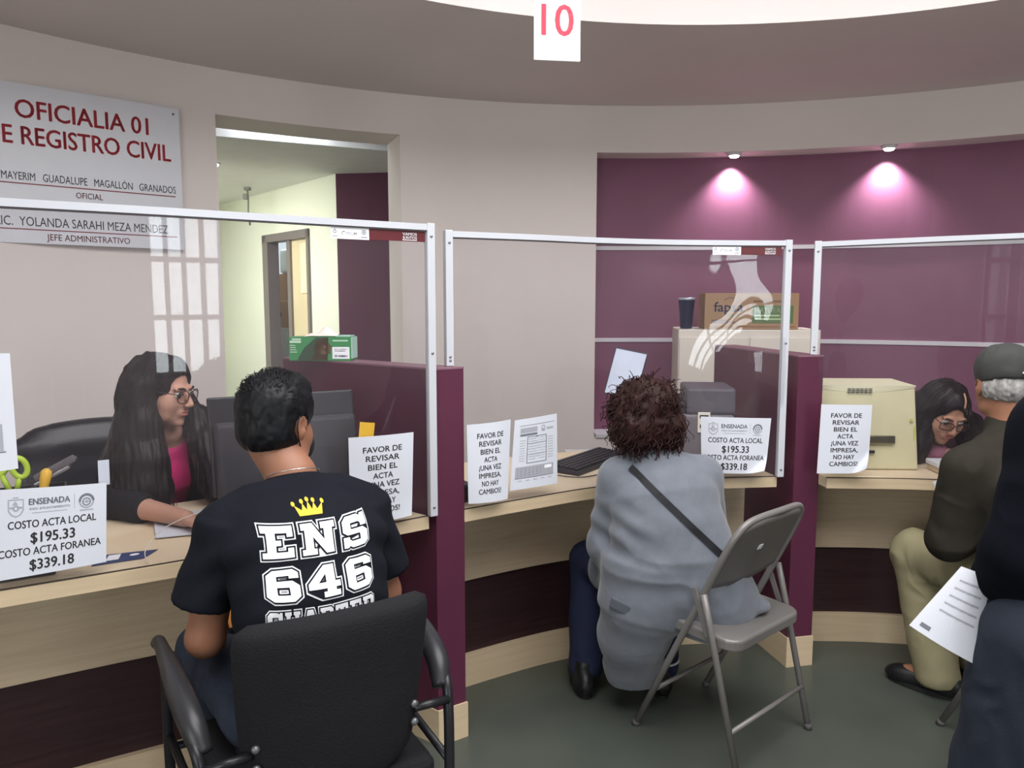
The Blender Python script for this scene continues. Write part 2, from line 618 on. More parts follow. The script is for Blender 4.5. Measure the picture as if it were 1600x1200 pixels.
def strands(paths, r0, r1, n=4):
    """many thin tapered hair locks -> vertices, faces"""
    VV = []; FF = []; base = 0
    for p in paths:
        p = np.asarray(p, float)
        L = len(p)
        t = np.gradient(p, axis=0); t /= np.linalg.norm(t, axis=1)[:, None]+1e-9
        up = np.array([0.31, 0.77, 0.55])
        u = np.cross(t, up); u /= np.linalg.norm(u, axis=1)[:, None]+1e-9
        w = np.cross(t, u)
        s = np.linspace(0, 1, L)
        rad = (r0*(1-s)+r1*s)*np.minimum(1, s*8+0.35)
        for k in range(n):
            a = 2*PI*k/n
            VV.append(p+(u*math.cos(a)+w*math.sin(a))*rad[:, None])
        for i in range(L-1):
            for k in range(n):
                k2 = (k+1) % n
                FF.append((base+k*L+i, base+k2*L+i, base+k2*L+i+1, base+k*L+i+1))
        base += n*L
    return np.concatenate(VV), FF
# ================================================================= the setting
M_WALL = mat('cream_paint', '#d9d0cc', 0.75, vary=0.03, scale=1.2, bump=0.05, bscale=90)
M_SOFFIT = mat('soffit_paint', '#d2c9c7', 0.8, vary=0.03, scale=1.0)
M_PURPLE = mat('plum_paint', '#75475f', 0.5, vary=0.07, scale=2.5, spec=0.35)
M_MAROON = mat('maroon_laminate', '#512238', 0.42, vary=0.08, scale=3, spec=0.4)
M_TRIM = mat('white_trim', '#c6c4c8', 0.45, vary=0.02)
M_FLOOR = mat('polished_concrete', '#454a44', 0.30, vary=0.22, scale=1.6, bump=0.02, bscale=20, spec=0.35)
M_OFFICE = mat('office_paint', '#dfe2cf', 0.75, vary=0.03, scale=1.2)
M_OFFCEIL = mat('office_ceiling_paint', '#f0efec', 0.8, vary=0.02)
M_ALU = mat('bronze_aluminium', '#7d7672', 0.4, 0.3, vary=0.04)
M_TOP = mat_wood('maple_laminate', '#cdb899', '#dfcdb2', 0.45)
M_BAND = mat_wood('maple_edge_band', '#bda98d', '#c8b496', 0.45)
M_PANEL = mat_wood('maple_front_panel', '#b39f86', '#c1ae95', 0.5)
M_WENGE = mat_wood('wenge_laminate', '#2a191b', '#382326', 0.42)
M_SEAM = mat('dark_seam', '#3a322c', 0.6)

def arc_pts(a0, a1, R, n):
    return [(HC[0]+R*math.cos(math.radians(a0+(a1-a0)*i/n)), HC[1]+R*math.sin(math.radians(a0+(a1-a0)*i/n))) for i in range(n+1)]
def arc_wall(mb, a0, a1, z0, z1, R0, R1, mi=0):
    n = max(2, int(abs(a1-a0)/2))
    I = arc_pts(a0, a1, R0, n); O = arc_pts(a0, a1, R1, n)
    v = []
    for i in range(n+1):
        v += [(*I[i], z0), (*I[i], z1), (*O[i], z1), (*O[i], z0)]
    f = []
    for i in range(n):
        b = 4*i
        f += [[b, b+4, b+5, b+1], [b+1, b+5, b+6, b+2], [b+2, b+6, b+7, b+3], [b+3, b+7, b+4, b]]
    f += [[0, 1, 2, 3], [4*n+3, 4*n+2, 4*n+1, 4*n]]
    mb.add(v, f, mi)
def struct(o):
    o['kind'] = 'structure'
    return o

RW, RT = 3.95, 0.25
mb = MB()
mb.prism([(HC[0]+9.5*math.cos(a*PI/24)-1, HC[1]+9.5*math.sin(a*PI/24)+1.5) for a in range(48)], -0.1, 0.0)
struct(mb.build('floor', M_FLOOR))

# front wall: doorway at the left, painted niche at the right
mb = MB()
arc_wall(mb, 126.9, 201, 0, 2.7, RW, RW+0.33)
arc_wall(mb, 111.9, 126.9, 2.467, 2.7, RW, RW+0.33)
arc_wall(mb, 94.0, 111.9, 0, 2.7, RW, RW+0.33)
arc_wall(mb, 28, 94.0, 2.415, 2.7, RW, RW+0.33)
arc_wall(mb, 28, 94.0, 0, 0.60, RW, RW+0.33)
arc_wall(mb, 8, 28, 0, 2.7, RW, RW+0.33)
struct(mb.build('wall_front', M_WALL))
mb = MB()
arc_wall(mb, 27, 95.0, 0.55, 2.45, RW+0.20, RW+0.30)
struct(mb.build('wall_niche', M_PURPLE))
for i, z in enumerate((1.835, 1.228)):
    mb = MB(); arc_wall(mb, 28.2, 93.8, z-0.013, z+0.013, RW+0.188, RW+0.205)
    struct(mb.build('trim_%d' % (i+1), M_TRIM))
mb = MB(); arc_wall(mb, 28.2, 93.8, 0.60, 0.622, RW-0.012, RW+0.20)
struct(mb.build('trim_3', M_TRIM))

# rear wall with two tall windows, the wider one added for even light
WINS = [(-53.0, 7.5), (-128.4, 17.5)]
mb = MB()
ang = [-159]
for c, hw in sorted(WINS, key=lambda w: w[0]): ang += [c-hw, c+hw]
ang += [8]
for i in range(0, len(ang), 2): arc_wall(mb, ang[i], ang[i+1], 0, 2.7, RW, RW+RT)
for c, hw in WINS:
    arc_wall(mb, c-hw, c+hw, 0, 0.75, RW, RW+RT)
    arc_wall(mb, c-hw, c+hw, 2.45, 2.7, RW, RW+RT)
struct(mb.build('wall_rear', M_WALL))
M_FRAME = mat('window_frame_paint', '#4c4446', 0.5)
M_WGLASS = mat_sheet('window_glass', '#f4f8f8', 0.0)
for i, (c, hw) in enumerate(WINS):
    mb = MB()
    for k in range(5):
        a = c-hw+2*hw*k/4
        arc_wall(mb, a-0.5, a+0.5, 0.75, 2.45, RW+0.08, RW+0.15)
    for z in (0.75, 1.3, 1.85, 2.40):
        arc_wall(mb, c-hw, c+hw, z, z+0.05, RW+0.08, RW+0.15)
    wf = struct(mb.build('window_%d' % (i+1), M_FRAME))
    mb = MB(); arc_wall(mb, c-hw, c+hw, 0.76, 2.44, RW+0.11, RW+0.116)
    mb.build('window_pane', M_WGLASS, wf)

# lowered ring of ceiling with a raised drum in the middle
mb = MB()
arc_wall(mb, 0, 360, 2.7, 2.82, 2.52, 4.4)
struct(mb.build('ceiling', M_SOFFIT))
mb = MB()
arc_wall(mb, 0, 360, 2.82, 3.45, 2.55, 2.65)
mb.prism([(HC[0]+2.7*math.cos(a*PI/24), HC[1]+2.7*math.sin(a*PI/24)) for a in range(48)], 3.45, 3.55)
struct(mb.build('ceiling_drum', mat('drum_paint', '#b5b3b4', 0.8, vary=0.02)))

# office beyond the doorway
A = np.array((-1.39, 6.2)); D = np.array((-0.64, 0.768)); NB = np.array((0.768, 0.64))
def onwall(t, back=0.0): return tuple(A + D*t + NB*back)
mb = MB()
def wseg(t0, t1, z0, z1, b0=0.0, b1=0.12, mi=0):
    p = [onwall(t0, b0), onwall(t0, b1), onwall(t1, b1), onwall(t1, b0)]
    mb.prism(p, z0, z1, mi)
wseg(0, 0.49, 0, 2.48); wseg(1.47, 3.6, 0, 2.48); wseg(0.49, 1.47, 2.09, 2.48)
struct(mb.build('wall_office', M_OFFICE))
mb = MB(); mb.prism([(-1.388, 6.2), (0.2, 5.95), (0.2, 6.05), (-1.30, 6.29)], 0, 2.48)
struct(mb.build('wall_office_end', mat('plum_paint_dark', '#55283f', 0.55, vary=0.05)))
mb = MB(); mb.prism([(-4.6, 4.2), (-3.4, 8.9), (-3.5, 9.0), (-4.8, 4.2)], 0, 2.48)
struct(mb.build('wall_office_far', M_OFFICE))
mb = MB()
mb.prism([(-4.8, 3.27), (0.2, 5.69), (0.6, 10.8), (-4.8, 10.8)], 2.48, 2.56)
struct(mb.build('ceiling_office', M_OFFCEIL))
mb = MB()
mb.prism([(-2.6, 4.305), (0.2, 5.66), (0.2, 5.69), (-2.6, 4.335)], 2.464, 2.72)
mb.prism(arc_pts(104, 136, 4.26, 12) + [(-2.6, 4.33), (0.2, 5.68)], 2.72, 2.76)
struct(mb.build('trim_4', mat('fascia_paint', '#eef2f6', 0.6, vary=0.02)))

# sliding glass door in the office wall
M_CURT = mat('tan_film', '#cfc09a', 0.7, vary=0.06, scale=3)
mb = MB()
def bseg(t0, t1, z0, z1, b0=-0.02, b1=0.09): wseg(t0, t1, z0, z1, b0, b1)
bseg(0.49, 0.53, 0, 2.09); bseg(1.35, 1.47, 0, 2.09); bseg(0.49, 1.47, 2.02, 2.09)
bseg(0.90, 0.97, 0, 2.03, 0.0, 0.05)
dr = struct(mb.build('door_1', M_ALU))
mb = MB(); bseg(0.53, 0.90, 0.05, 2.02, 0.02, 0.028)
mb.build('door_panel', M_CURT, dr)
mb = MB(); bseg(0.545, 0.72, 1.55, 1.98, 0.012, 0.017)
mb.build('paper_sheet', mat('pale_paper', '#dcd3b4', 0.8), dr)
mb = MB(); wseg(0.3, 5.2, 0, 2.48, 1.25, 1.35); wseg(3.6, 3.7, 0, 2.48, .12, 1.3)
struct(mb.build('wall_storeroom', mat('store_paint', '#e4eaf0', 0.8)))
lamp('store_light', 'POINT', (*onwall(2.6, 0.65), 2.3), 14, (0.93, 0.97, 1.0), shadow_soft_size=0.15)

# ================================================================= counters
def path_of(pts, n=10):
    return [(float(p[0]), float(p[1])) for p in smooth_path([(a[0], a[1], 0) for a in pts], n)]
EDGE = {
 'left':   [(-2.223, 1.135), (-1.750, 1.466), (-1.236, 1.792), (-0.887, 2.006), (-0.520, 2.256), (-0.270, 2.436)],
 'middle': [(-0.161, 2.512), (0.076, 2.672), (0.314, 2.819), (0.568, 2.918), (0.815, 2.968), (1.052, 2.997)],
 'right':  [(1.242, 2.976), (1.625, 2.946), (2.081, 2.838), (2.554, 2.583)],
}
BACK = {  # direction from the front edge to the clerk's side
 'left':   [(-0.56, 0.83)]*5 + [(-0.78, 0.62)],
 'middle': [(-0.79, 0.61), (-0.60, 0.80), (-0.45, 0.89), (-0.35, 0.937), (-0.26, 0.966), (-0.20, 0.98)],
 'right':  [(-0.15, 0.98), (0.05, 1.0), (0.28, 0.96), (0.45, 0.89)],
}
PATHS = {k: path_of(v) for k, v in EDGE.items()}
BKS = {k: path_of(v) for k, v in BACK.items()}
def strip(mb, bay, i0, i1, z0, z1, base=None):
    """solid strip between inset i0 and inset i1 from the counter edge"""
    P = PATHS[bay]; B = BKS[bay]; n = len(P)
    v = []
    g0, g1 = i0, i1
    for q, (p, b) in enumerate(zip(P, B)):
        if base is not None:
            d = base(q/(n-1)); i0, i1 = g0+d, g1+d
        v += [(p[0]+b[0]*i0, p[1]+b[1]*i0, z0), (p[0]+b[0]*i0, p[1]+b[1]*i0, z1), (p[0]+b[0]*i1, p[1]+b[1]*i1, z1), (p[0]+b[0]*i1, p[1]+b[1]*i1, z0)]
    f = []
    for i in range(n-1):
        b = 4*i
        f += [[b, b+4, b+5, b+1], [b+1, b+5, b+6, b+2], [b+2, b+6, b+7, b+3], [b+3, b+7, b+4, b]]
    f += [[0, 1, 2, 3], [4*n-1, 4*n-2, 4*n-3, 4*n-4]]
    mb.add(v, f)
LAB = {'left': 'left counter by the man in black', 'middle': 'middle counter between the maroon partitions', 'right': 'right counter beyond the farther partition'}
RECESS = {'left': lambda t: 0.30-0.13*max(0.0, (t-0.5)*2)**2, 'middle': lambda t: 0.30-0.05*t, 'right': lambda t: 0.29}
for bay in ('left', 'middle', 'right'):
    mb = MB(); strip(mb, bay, 0.006, 0.64, 0.760, 0.800)
    wt = tag(mb.build('worktop', M_TOP), 'pale maple worktop of the ' + LAB[bay], 'worktop', 'counter worktops')
    mb = MB(); strip(mb, bay, 0.0, 0.0058, 0.757, 0.7975); mb.build('edge_band', M_BAND, wt)
    mb = MB(); strip(mb, bay, 0.004, 0.0095, 0.7977, 0.8006); mb.build('seam', M_SEAM, wt)
    e = empty('counter_front', (*PATHS[bay][len(PATHS[bay])//2], 0), 0, 'maple and dark wenge front under the ' + LAB[bay], 'counter', 'counter fronts')
    off = Vector(e.location)
    def shifted(mb):
        mb.v = [tuple(Vector(p)-off) for p in mb.v]; return mb
    mb = MB(); strip(mb, bay, 0.0, 0.02, 0.425, 0.7595, RECESS[bay]); shifted(mb).build('upper_panel', M_PANEL, e)
    mb = MB(); strip(mb, bay, 0.015, 0.035, 0.125, 0.43, RECESS[bay]); o = shifted(mb).build('lower_panel', M_WENGE, e); o['label'] = 'dark wenge lower panel'
    mb = MB(); strip(mb, bay, -0.005, 0.035, 0.0, 0.128, RECESS[bay]); shifted(mb).build('plinth', M_BAND, e)

# maroon partitions
M_CAP = mat('maroon_cap', '#7d5a68', 0.4)
def partition(fa, fb, d, L, label):
    fa = np.array(fa); fb = np.array(fb); d = np.array(d)/np.linalg.norm(d)
    e = empty('partition', (*fa, 0), 0, label, 'partition', 'maroon counter partitions')
    def poly(s0, s1, g=0.0):
        w = (fb-fa)/np.linalg.norm(fb-fa)
        return [tuple(q-fa) for q in (fa+d*s0-w*g, fb+d*s0+w*g, fb+d*s1+w*g, fa+d*s1-w*g)]
    mb = MB(); mb.prism(poly(0, L), 0.125, 1.274); mb.build('panel', M_MAROON, e)
    mb = MB(); mb.prism(poly(-0.001, L+0.001, 0.001), 1.274, 1.28); mb.build('top_cap', M_CAP, e)
    mb = MB(); mb.prism(poly(-0.006, L, 0.004), 0.0, 0.125); o = mb.build('base', M_BAND, e); o['label'] = 'pale maple foot'
    return e
partition((-0.247, 2.45), (-0.159, 2.508), (-0.8, 0.6), 0.78, 'maroon partition between the left and middle counters, nearest the camera')
partition((1.124, 3.01), (1.232, 3.032), (-0.2, 0.98), 0.72, 'maroon partition between the middle and right counters, beside the grey folding chair')

# clear plastic screens
M_POST = mat('white_aluminium', '#b9bbc2', 0.35, vary=0.02)
M_SHEET = mat_sheet('clear_vinyl', '#fbfbfc', 0.016, 0.02, 1.29)
M_SCREW = mat('screw_steel', '#8a8a8e', 0.35, 0.8)
M_GASK = mat('dark_gasket', '#3b3538', 0.6)
SCREEN = {
 'left':  path_of([(-2.223, 1.140), (-1.750, 1.471), (-1.236, 1.796), (-0.887, 2.011), (-0.520, 2.261), (-0.257, 2.433)]),
 'middle': path_of([(-0.207, 2.520), (0.076, 2.668), (0.314, 2.814), (0.568, 2.914), (0.815, 2.961), (1.058, 2.987)]),
 'right': path_of([(1.196, 3.046), (1.625, 2.940), (2.081, 2.833), (2.554, 2.578)]),
}
def arclen(P):
    L = [0.0]
    for a, b in zip(P[:-1], P[1:]): L.append(L[-1]+math.hypot(b[0]-a[0], b[1]-a[1]))
    return L
def on_path(P, s):
    L = arclen(P)
    s = min(max(s, 0), L[-1])
    for i in range(len(L)-1):
        if s <= L[i+1] or i == len(L)-2:
            t = (s-L[i])/(L[i+1]-L[i])
            return np.array((P[i][0]+(P[i+1][0]-P[i][0])*t, P[i][1]+(P[i+1][1]-P[i][1])*t)), np.array((P[i+1][0]-P[i][0], P[i+1][1]-P[i][1]))/(L[i+1]-L[i])
def screen(bay, label, zl0, zr0, ztl, ztr, bulge, left_post=True, right_post=True):
    P = SCREEN[bay]; S = arclen(P)[-1]
    o3 = np.array((*P[0], 0.80))
    e = empty('clear_screen', tuple(o3), 0, label, 'screen', 'clear plastic counter screens')
    zt = lambda s: ztl+(ztr-ztl)*s/S
    def loc(p): return tuple(np.array(p)-o3)
    # top rail
    mb = MB(); h = 0.0095
    v = []; f = []
    N = 40
    for i in range(N+1):
        p, t = on_path(P, S*i/N); nrm = np.array((t[1], -t[0]))
        for (a, b) in ((-h, -h), (h, -h), (h, h), (-h, h)):
            q = p+nrm*a; v.append(loc((q[0], q[1], zt(S*i/N)-h+b)))
    for i in range(N):
        for k in range(4):
            a = 4*i+k; b = 4*i+(k+1) % 4
            f.append([a, a+4, b+4, b])
    f += [[3, 2, 1, 0], [4*N, 4*N+1, 4*N+2, 4*N+3]]
    mb.add(v, f); mb.build('top_rail', M_POST, e)
    mb = MB(); v = []; f = []
    for i in range(N+1):
        p, t = on_path(P, S*i/N); nrm = np.array((t[1], -t[0])); q = p+nrm*0.008
        v += [loc((q[0], q[1], zt(S*i/N)-0.0195)), loc((q[0], q[1], zt(S*i/N)-0.0235)), loc((p[0]-nrm[0]*.004, p[1]-nrm[1]*.004, zt(S*i/N)-0.0235)), loc((p[0]-nrm[0]*.004, p[1]-nrm[1]*.004, zt(S*i/N)-0.0195))]
    for i in range(N):
        for k in range(4): f.append([4*i+k, 4*i+(k+1) % 4, 4*i+4+(k+1) % 4, 4*i+4+k])
    f += [[0, 1, 2, 3], [4*N+3, 4*N+2, 4*N+1, 4*N]]
    mb.add(v, f); mb.build('gasket', M_GASK, e)
    for side, s, zb in ((0, 0.0, zl0), (1, S, zr0)):
        if (side == 0 and not left_post) or (side == 1 and not right_post): continue
        p, t = on_path(P, s); ztop = zt(s)+0.003
        a = math.atan2(t[1], t[0])
        mb = MB(); mb.box(loc((p[0], p[1], (zb+ztop)/2)), (0.026, 0.024, ztop-zb), a, 0.002)
        po = mb.build('post', M_POST, e)
        nrm = np.array((t[1], -t[0]))
        for z in (zb+0.03, ztop-0.04, (1.33 if side else 1.30)):
            q = p+nrm*0.0125; mb = MB()
            mb.lathe(loc((q[0], q[1], z)), [(0.0045, -0.001), (0.0045, 0.001), (0.003, 0.0022)], 10, M=Matrix.Rotation(a, 3, 'Z') @ Matrix.Rotation(PI/2, 3, 'X'))
            mb.build('screw', M_SCREW, po)
    # the sheet itself
    NX, NZ = 110, 60
    v = []; f = []
    for side in (0, 1):
        for j in range(NZ+1):
            for i in range(NX+1):
                s = S*i/NX; p, t = on_path(P, s); nrm = np.array((t[1], -t[0]))
                zz = 0.803+(zt(s)-0.012-0.803)*j/NZ
                b = bulge(s, zz, S)
                q = p+nrm*(b+(0.0006 if side == 0 else -0.0006))
                v.append(loc((q[0], q[1], zz)))
    n1 = (NX+1)*(NZ+1)
    for j in range(NZ):
        for i in range(NX):
            a = j*(NX+1)+i
            f.append([a, a+1, a+NX+2, a+NX+1])
            f.append([n1+a, n1+a+NX+1, n1+a+NX+2, n1+a+1])
    sh = pydata('plastic_sheet', v, f, M_SHEET, e, smooth=True)
    return e, P, S, o3
def bump2(s, z, s0, z0, ws, wz): return math.exp(-((s-s0)/ws)**2-((z-z0)/wz)**2)
def rip(s, z, S, k):
    """ripples of a sheet that does not hang flat: strongest towards its right-hand post"""
    e = max(0.0, (s-(S-0.42))/0.42)
    return e*e*(1-e)*k*(math.sin(9*z+4*s)+0.5*math.sin(17*z-7*s+1))
eL, PL, SL, oL = screen('left', 'white framed clear plastic screen at the left counter, leftmost of the three', 0.802, 0.802, 1.736, 1.731,
    lambda s, z, S: 0.010*bump2(s, z, S-0.12, 1.48, 0.14, 0.16)-0.006*bump2(s, z, S-0.25, 1.30, 0.12, 0.12)+rip(s, z, S, 0.010), left_post=False)
eM, PM, SM, oM = screen('middle', 'white framed clear plastic screen at the middle counter, facing the woman in grey', 1.282, 0.802, 1.718, 1.722,
    lambda s, z, S: 0.028*bump2(s, z, S-0.10, 1.22, 0.13, 0.17)+rip(s, z, S, 0.016)+0.004*math.sin(3*s)*math.sin(4*z))
eR, PR, SR, oR = screen('right', 'white framed clear plastic screen at the right counter, facing the man in the cap', 1.282, 0.802, 1.722, 1.764,
    lambda s, z, S: 0.018*bump2(s, z, 0.08, 1.26, 0.12, 0.14), right_post=False)

# logo strips at the top right corner of two screens
M_WHITE = mat('white_print', '#e9eaee', 0.5, vary=0.01)
M_STICK = mat('maroon_print', '#561a20', 0.4, vary=0.08, scale=20)
M_GREYINK = mat('grey_ink', '#8d9098', 0.7, vary=0.02)
def sticker(e, P, S, o3, s_right, ztop, h, wl, wr, lift):
    def fn(off):
        def g(u, v):
            s = s_right-wl-wr+u
            p, t = on_path(P, s); nrm = np.array((t[1], -t[0])); q = p+nrm*(lift+off)
            return (q[0]-o3[0], q[1]-o3[1], ztop-h+v-o3[2])
        return g
    pr = Print(); pr.rect(0, 0, wl, h, 0, 8); pr.rect(wl, 0.001, wl+wr, h*0.96, 1, 8)
    st = pr.build('logo_strip', fn(0.0), [M_WHITE, M_STICK], e)
    pr = Print()
    pr.text('VAMOS', wl+wr*0.72, h*0.68, wr*0.26, h*0.24, 0.03, 0)
    pr.text('JUNTOS', wl+wr*0.72, h*0.36, wr*0.26, h*0.24, 0.03, 0)
    pr.rect(wl+wr*0.59, h*0.12, wl+wr*0.85, h*0.17, 0)
    pr.ring(wl*0.10, h*0.62, h*0.09, h*0.16, 1, 12); pr.rect(wl*0.03, h*0.2, wl*0.18, h*0.26, 1)
    pr.poly([(wl*.1-h*.04, h*.75), (wl*.1+h*.04, h*.75), (wl*.1, h*1.0-.002)], (), 1)
    pr.ring(wl*0.86, h*0.62, h*0.14, h*0.22, 1, 16); pr.disc(wl*0.86, h*0.62, h*0.09, 1, 10); pr.rect(wl*0.78, h*0.16, wl*0.95, h*0.25, 1)
    pr.ring(wl*0.33, h*0.5, h*0.12, h*0.17, 2, 12, 0.6, 4.2)
    pr.rect(wl*0.38, h*0.52, wl*0.53, h*0.57, 1); pr.rect(wl*0.38, h*0.40, wl*0.58, h*0.44, 1)
    pr.text('30', wl*0.63, h*0.50, wl*0.09, h*0.18, 0.02, 2)
    pr.build('lettering', fn(0.0008), [M_WHITE, M_GREYINK, mat('dark_ink', '#3b3c42', 0.7, vary=0.02)], st)
sticker(eL, PL, SL, oL, SL-0.018, 1.7085, 0.034, 0.118, 0.184, 0.003)
sticker(eM, PM, SM, oM, SM-0.028, 1.7005, 0.034, 0.113, 0.161, 0.006)
# ================================================================= signs, paper
M_PAPER = mat('white_paper', '#c6c9d2', 0.7, vary=0.015, scale=4)
M_INK = mat('black_ink', '#26262a', 0.7, vary=0.02)
M_FADE = mat('faded_ink', '#9a9ca4', 0.8, vary=0.02)
M_MIDINK = mat('mid_grey_ink', '#6a6c74', 0.8, vary=0.02)
M_RED = mat('red_lettering', '#b5323f', 0.5, vary=0.03)
M_DKRED = mat('dark_red_rule', '#7c3038', 0.6, vary=0.02)

def sheet(name, label, cat, group, TL, TR, BR, BL, W, Hh, prints, mats, bow=0.0, curl=0.0, thick=0.0005, nx=18, nz=18, material=None):
    TL, TR, BR, BL = [np.array(p, float) for p in (TL, TR, BR, BL)]
    c = (TL+TR+BR+BL)/4
    N = np.cross(TR-TL, TL-BL); N /= np.linalg.norm(N)
    ex = (TR-TL)/np.linalg.norm(TR-TL); ez = (TL-BL)/np.linalg.norm(TL-BL)
    def pos(u, v, off):
        a, b = u/W, v/Hh
        p = (BL*(1-a)+BR*a)*(1-b)+(TL*(1-a)+TR*a)*b
        p = p+N*(bow*math.sin(PI*min(max(a, 0), 1))+off)
        k = max(0.0, a+(1-b)-1.62)
        if curl and k > 0:
            p = p+N*(curl*k*k*1.6)+(-ex*0.6+ez*0.6)*curl*k*k*1.5
        return tuple(p-c)
    v = []; f = []
    for side in (thick, 0.0):
        for j in range(nz+1):
            for i in range(nx+1): v.append(pos(W*i/nx, Hh*j/nz, side))
    n1 = (nx+1)*(nz+1)
    for j in range(nz):
        for i in range(nx):
            a = j*(nx+1)+i
            f.append([a, a+1, a+nx+2, a+nx+1]); f.append([n1+a, n1+a+nx+1, n1+a+nx+2, n1+a+1])
    per = [i for i in range(nx)] + [nx+j*(nx+1) for j in range(nz)] + [n1-1-i for i in range(nx)] + [(nz-j)*(nx+1) for j in range(nz)]
    for a, b in zip(per, per[1:]+per[:1]): f.append([b, a, a+n1, b+n1])
    o = pydata(name, v, f, material or M_PAPER, None, smooth=False)
    o.location = tuple(c)
    tag(o, label, cat, group)
    if prints is not None:
        prints.build('lettering', lambda u, v: pos(u, v, thick+0.0006), mats, o)
    return o, pos, c

def favor_print(W=0.216, Hh=0.279):
    pr = Print()
    for i, (t, w) in enumerate([('FAVOR DE', .60), ('REVISAR', .52), ('BIEN EL', .46), ('ACTA', .31), ('¡UNA VEZ', .53), ('IMPRESA,', .53), ('NO HAY', .41), ('CAMBIOS!', .55)]):
        pr.text(t, W*0.50, Hh*(0.845-0.1005*i), W*w, Hh*0.062, 0.02, 0)
    return pr
def price_print(W=0.279, Hh=0.216, tall=1.0):
    pr = Print()
    # crest
    x, y, r = W*0.17, Hh*0.80, Hh*0.085
    pr.poly([(x-r, y+r), (x+r, y+r), (x+r, y-r*.5), (x+r*.6, y-r*1.1), (x, y-r*1.4), (x-r*.6, y-r*1.1), (x-r, y-r*.5)],
            [[(x-r*.86, y+r*.86), (x+r*.86, y+r*.86), (x+r*.86, y-r*.4), (x+r*.5, y-r*.98), (x, y-r*1.22), (x-r*.5, y-r*.98), (x-r*.86, y-r*.4)]], 1)
    pr.rect(x-r*.8, y-r*.2, x-r*.3, y+r*.02, 1); pr.rect(x+r*.25, y-r*.25, x+r*.8, y, 1); pr.ring(x, y-r*.2, r*.2, r*.42, 1, 14)
    pr.poly([(x-r*.5, y+r*.25), (x-r*.1, y+r*.75), (x+r*.3, y+r*.3)], (), 1)
    pr.rect(x-r*.35, y+r*1.15, x+r*.35, y+r*1.28, 1)
    pr.text('ENSENADA', W*0.47, Hh*0.845, W*0.37, Hh*0.068, 0.03, 2)
    pr.text('XXIV AYUNTAMIENTO', W*0.47, Hh*0.765, W*0.37, Hh*0.026, 0.01, 1)
    pr.rect(W*0.31, Hh*0.715, W*0.63, Hh*0.722, 1)
    pr.rect(W*0.695, Hh*0.72, W*0.699, Hh*0.90, 1, 1)
    # round seal
    x, y, r = W*0.81, Hh*0.80, Hh*0.088
    pr.ring(x, y, r*.72, r*1.05, 2, 30, 0.0, PI*1.05); pr.ring(x, y, r*.80, r, 1, 30, PI, 2*PI)
    pr.ring(x, y-.1*r, r*.42, r*.56, 2, 24); pr.poly([(x-r*.4, y-r*.1), (x, y+r*.18), (x+r*.38, y-r*.05), (x+r*.1, y-r*.35)], (), 1)
    pr.rect(x-r*.9, y-r*1.3, x+r*.9, y-r*1.16, 1)
    pr.text('COSTO ACTA LOCAL', W*0.50, Hh*0.595, W*0.80, Hh*0.085, 0.012, 0)
    pr.text('$195.33', W*0.50, Hh*0.435, W*0.40, Hh*0.115, 0.022, 0)
    pr.text('COSTO ACTA FORANEA', W*0.48, Hh*0.285, W*0.93, Hh*0.085, 0.012, 0)
    pr.text('$339.18', W*0.49, Hh*0.125, W*0.40, Hh*0.115, 0.022, 0)
    return pr
INKS = [M_INK, M_FADE, M_MIDINK]
# notices taped to the screens (a few millimetres in front of the plastic)
def fwd(p, k=0.012):  # a touch towards the customers' side
    p = np.array(p, float); d = np.array((0.0-p[0], 0.0-p[1])); d /= np.linalg.norm(d)
    return (p[0]+d[0]*k, p[1]+d[1]*k, p[2])
NG = 'taped notices asking to check the certificate'
sheet('taped_notice', 'white notice taped to the left screen, behind the right shoulder of the man in black', 'notice', NG,
      fwd((-0.4910, 2.2761, 1.0885)), fwd((-0.3112, 2.3981, 1.0847)), fwd((-0.3197, 2.3924, 0.8198), .02), fwd((-0.4910, 2.2799, 0.8142)), .216, .279, favor_print(), INKS, bow=0.010, curl=0.02)
sheet('taped_notice', 'white notice taped to the middle screen, right of the nearer maroon partition', 'notice', NG,
      fwd((-0.1495, 2.5088, 1.0894)), fwd((-0.0047, 2.6091, 1.0923), .015), fwd((-0.0151, 2.6015, 0.8208), .03), fwd((-0.1457, 2.5116, 0.8227)), .216, .279, favor_print(), INKS, bow=0.014, curl=0.0)
sheet('taped_notice', 'white notice taped to the right screen in front of the cream computer', 'notice', NG,
      fwd((1.1995, 2.9562, 1.0961)), fwd((1.3954, 2.9525, 1.0942)), fwd((1.3906, 2.9525, 0.8283), .02), fwd((1.1939, 2.9572, 0.8236)), .216, .279, favor_print(), INKS, bow=0.006, curl=0.22)
pr = favor_print()
sheet('price_notice', 'white price notice standing at the left edge of the left counter', 'price notice', 'price notices',
      fwd((-1.2298, 1.7946, 1.0497)), fwd((-1.0311, 1.9166, 1.0384)), fwd((-1.0406, 1.9109, 0.8350), .015), fwd((-1.2402, 1.7879, 0.8283)), .265, .216, price_print(.265), INKS, bow=0.004)
sheet('price_notice', 'white price notice taped to the middle screen beside the farther maroon partition', 'price notice', 'price notices',
      fwd((0.7303, 2.9440, 1.0506)), fwd((1.0141, 2.9761, 1.0384)), fwd((0.9980, 2.9742, 0.8208), .02), fwd((0.7388, 2.9449, 0.8302)), .279, .216, price_print(), INKS, bow=0.008, curl=0.15)
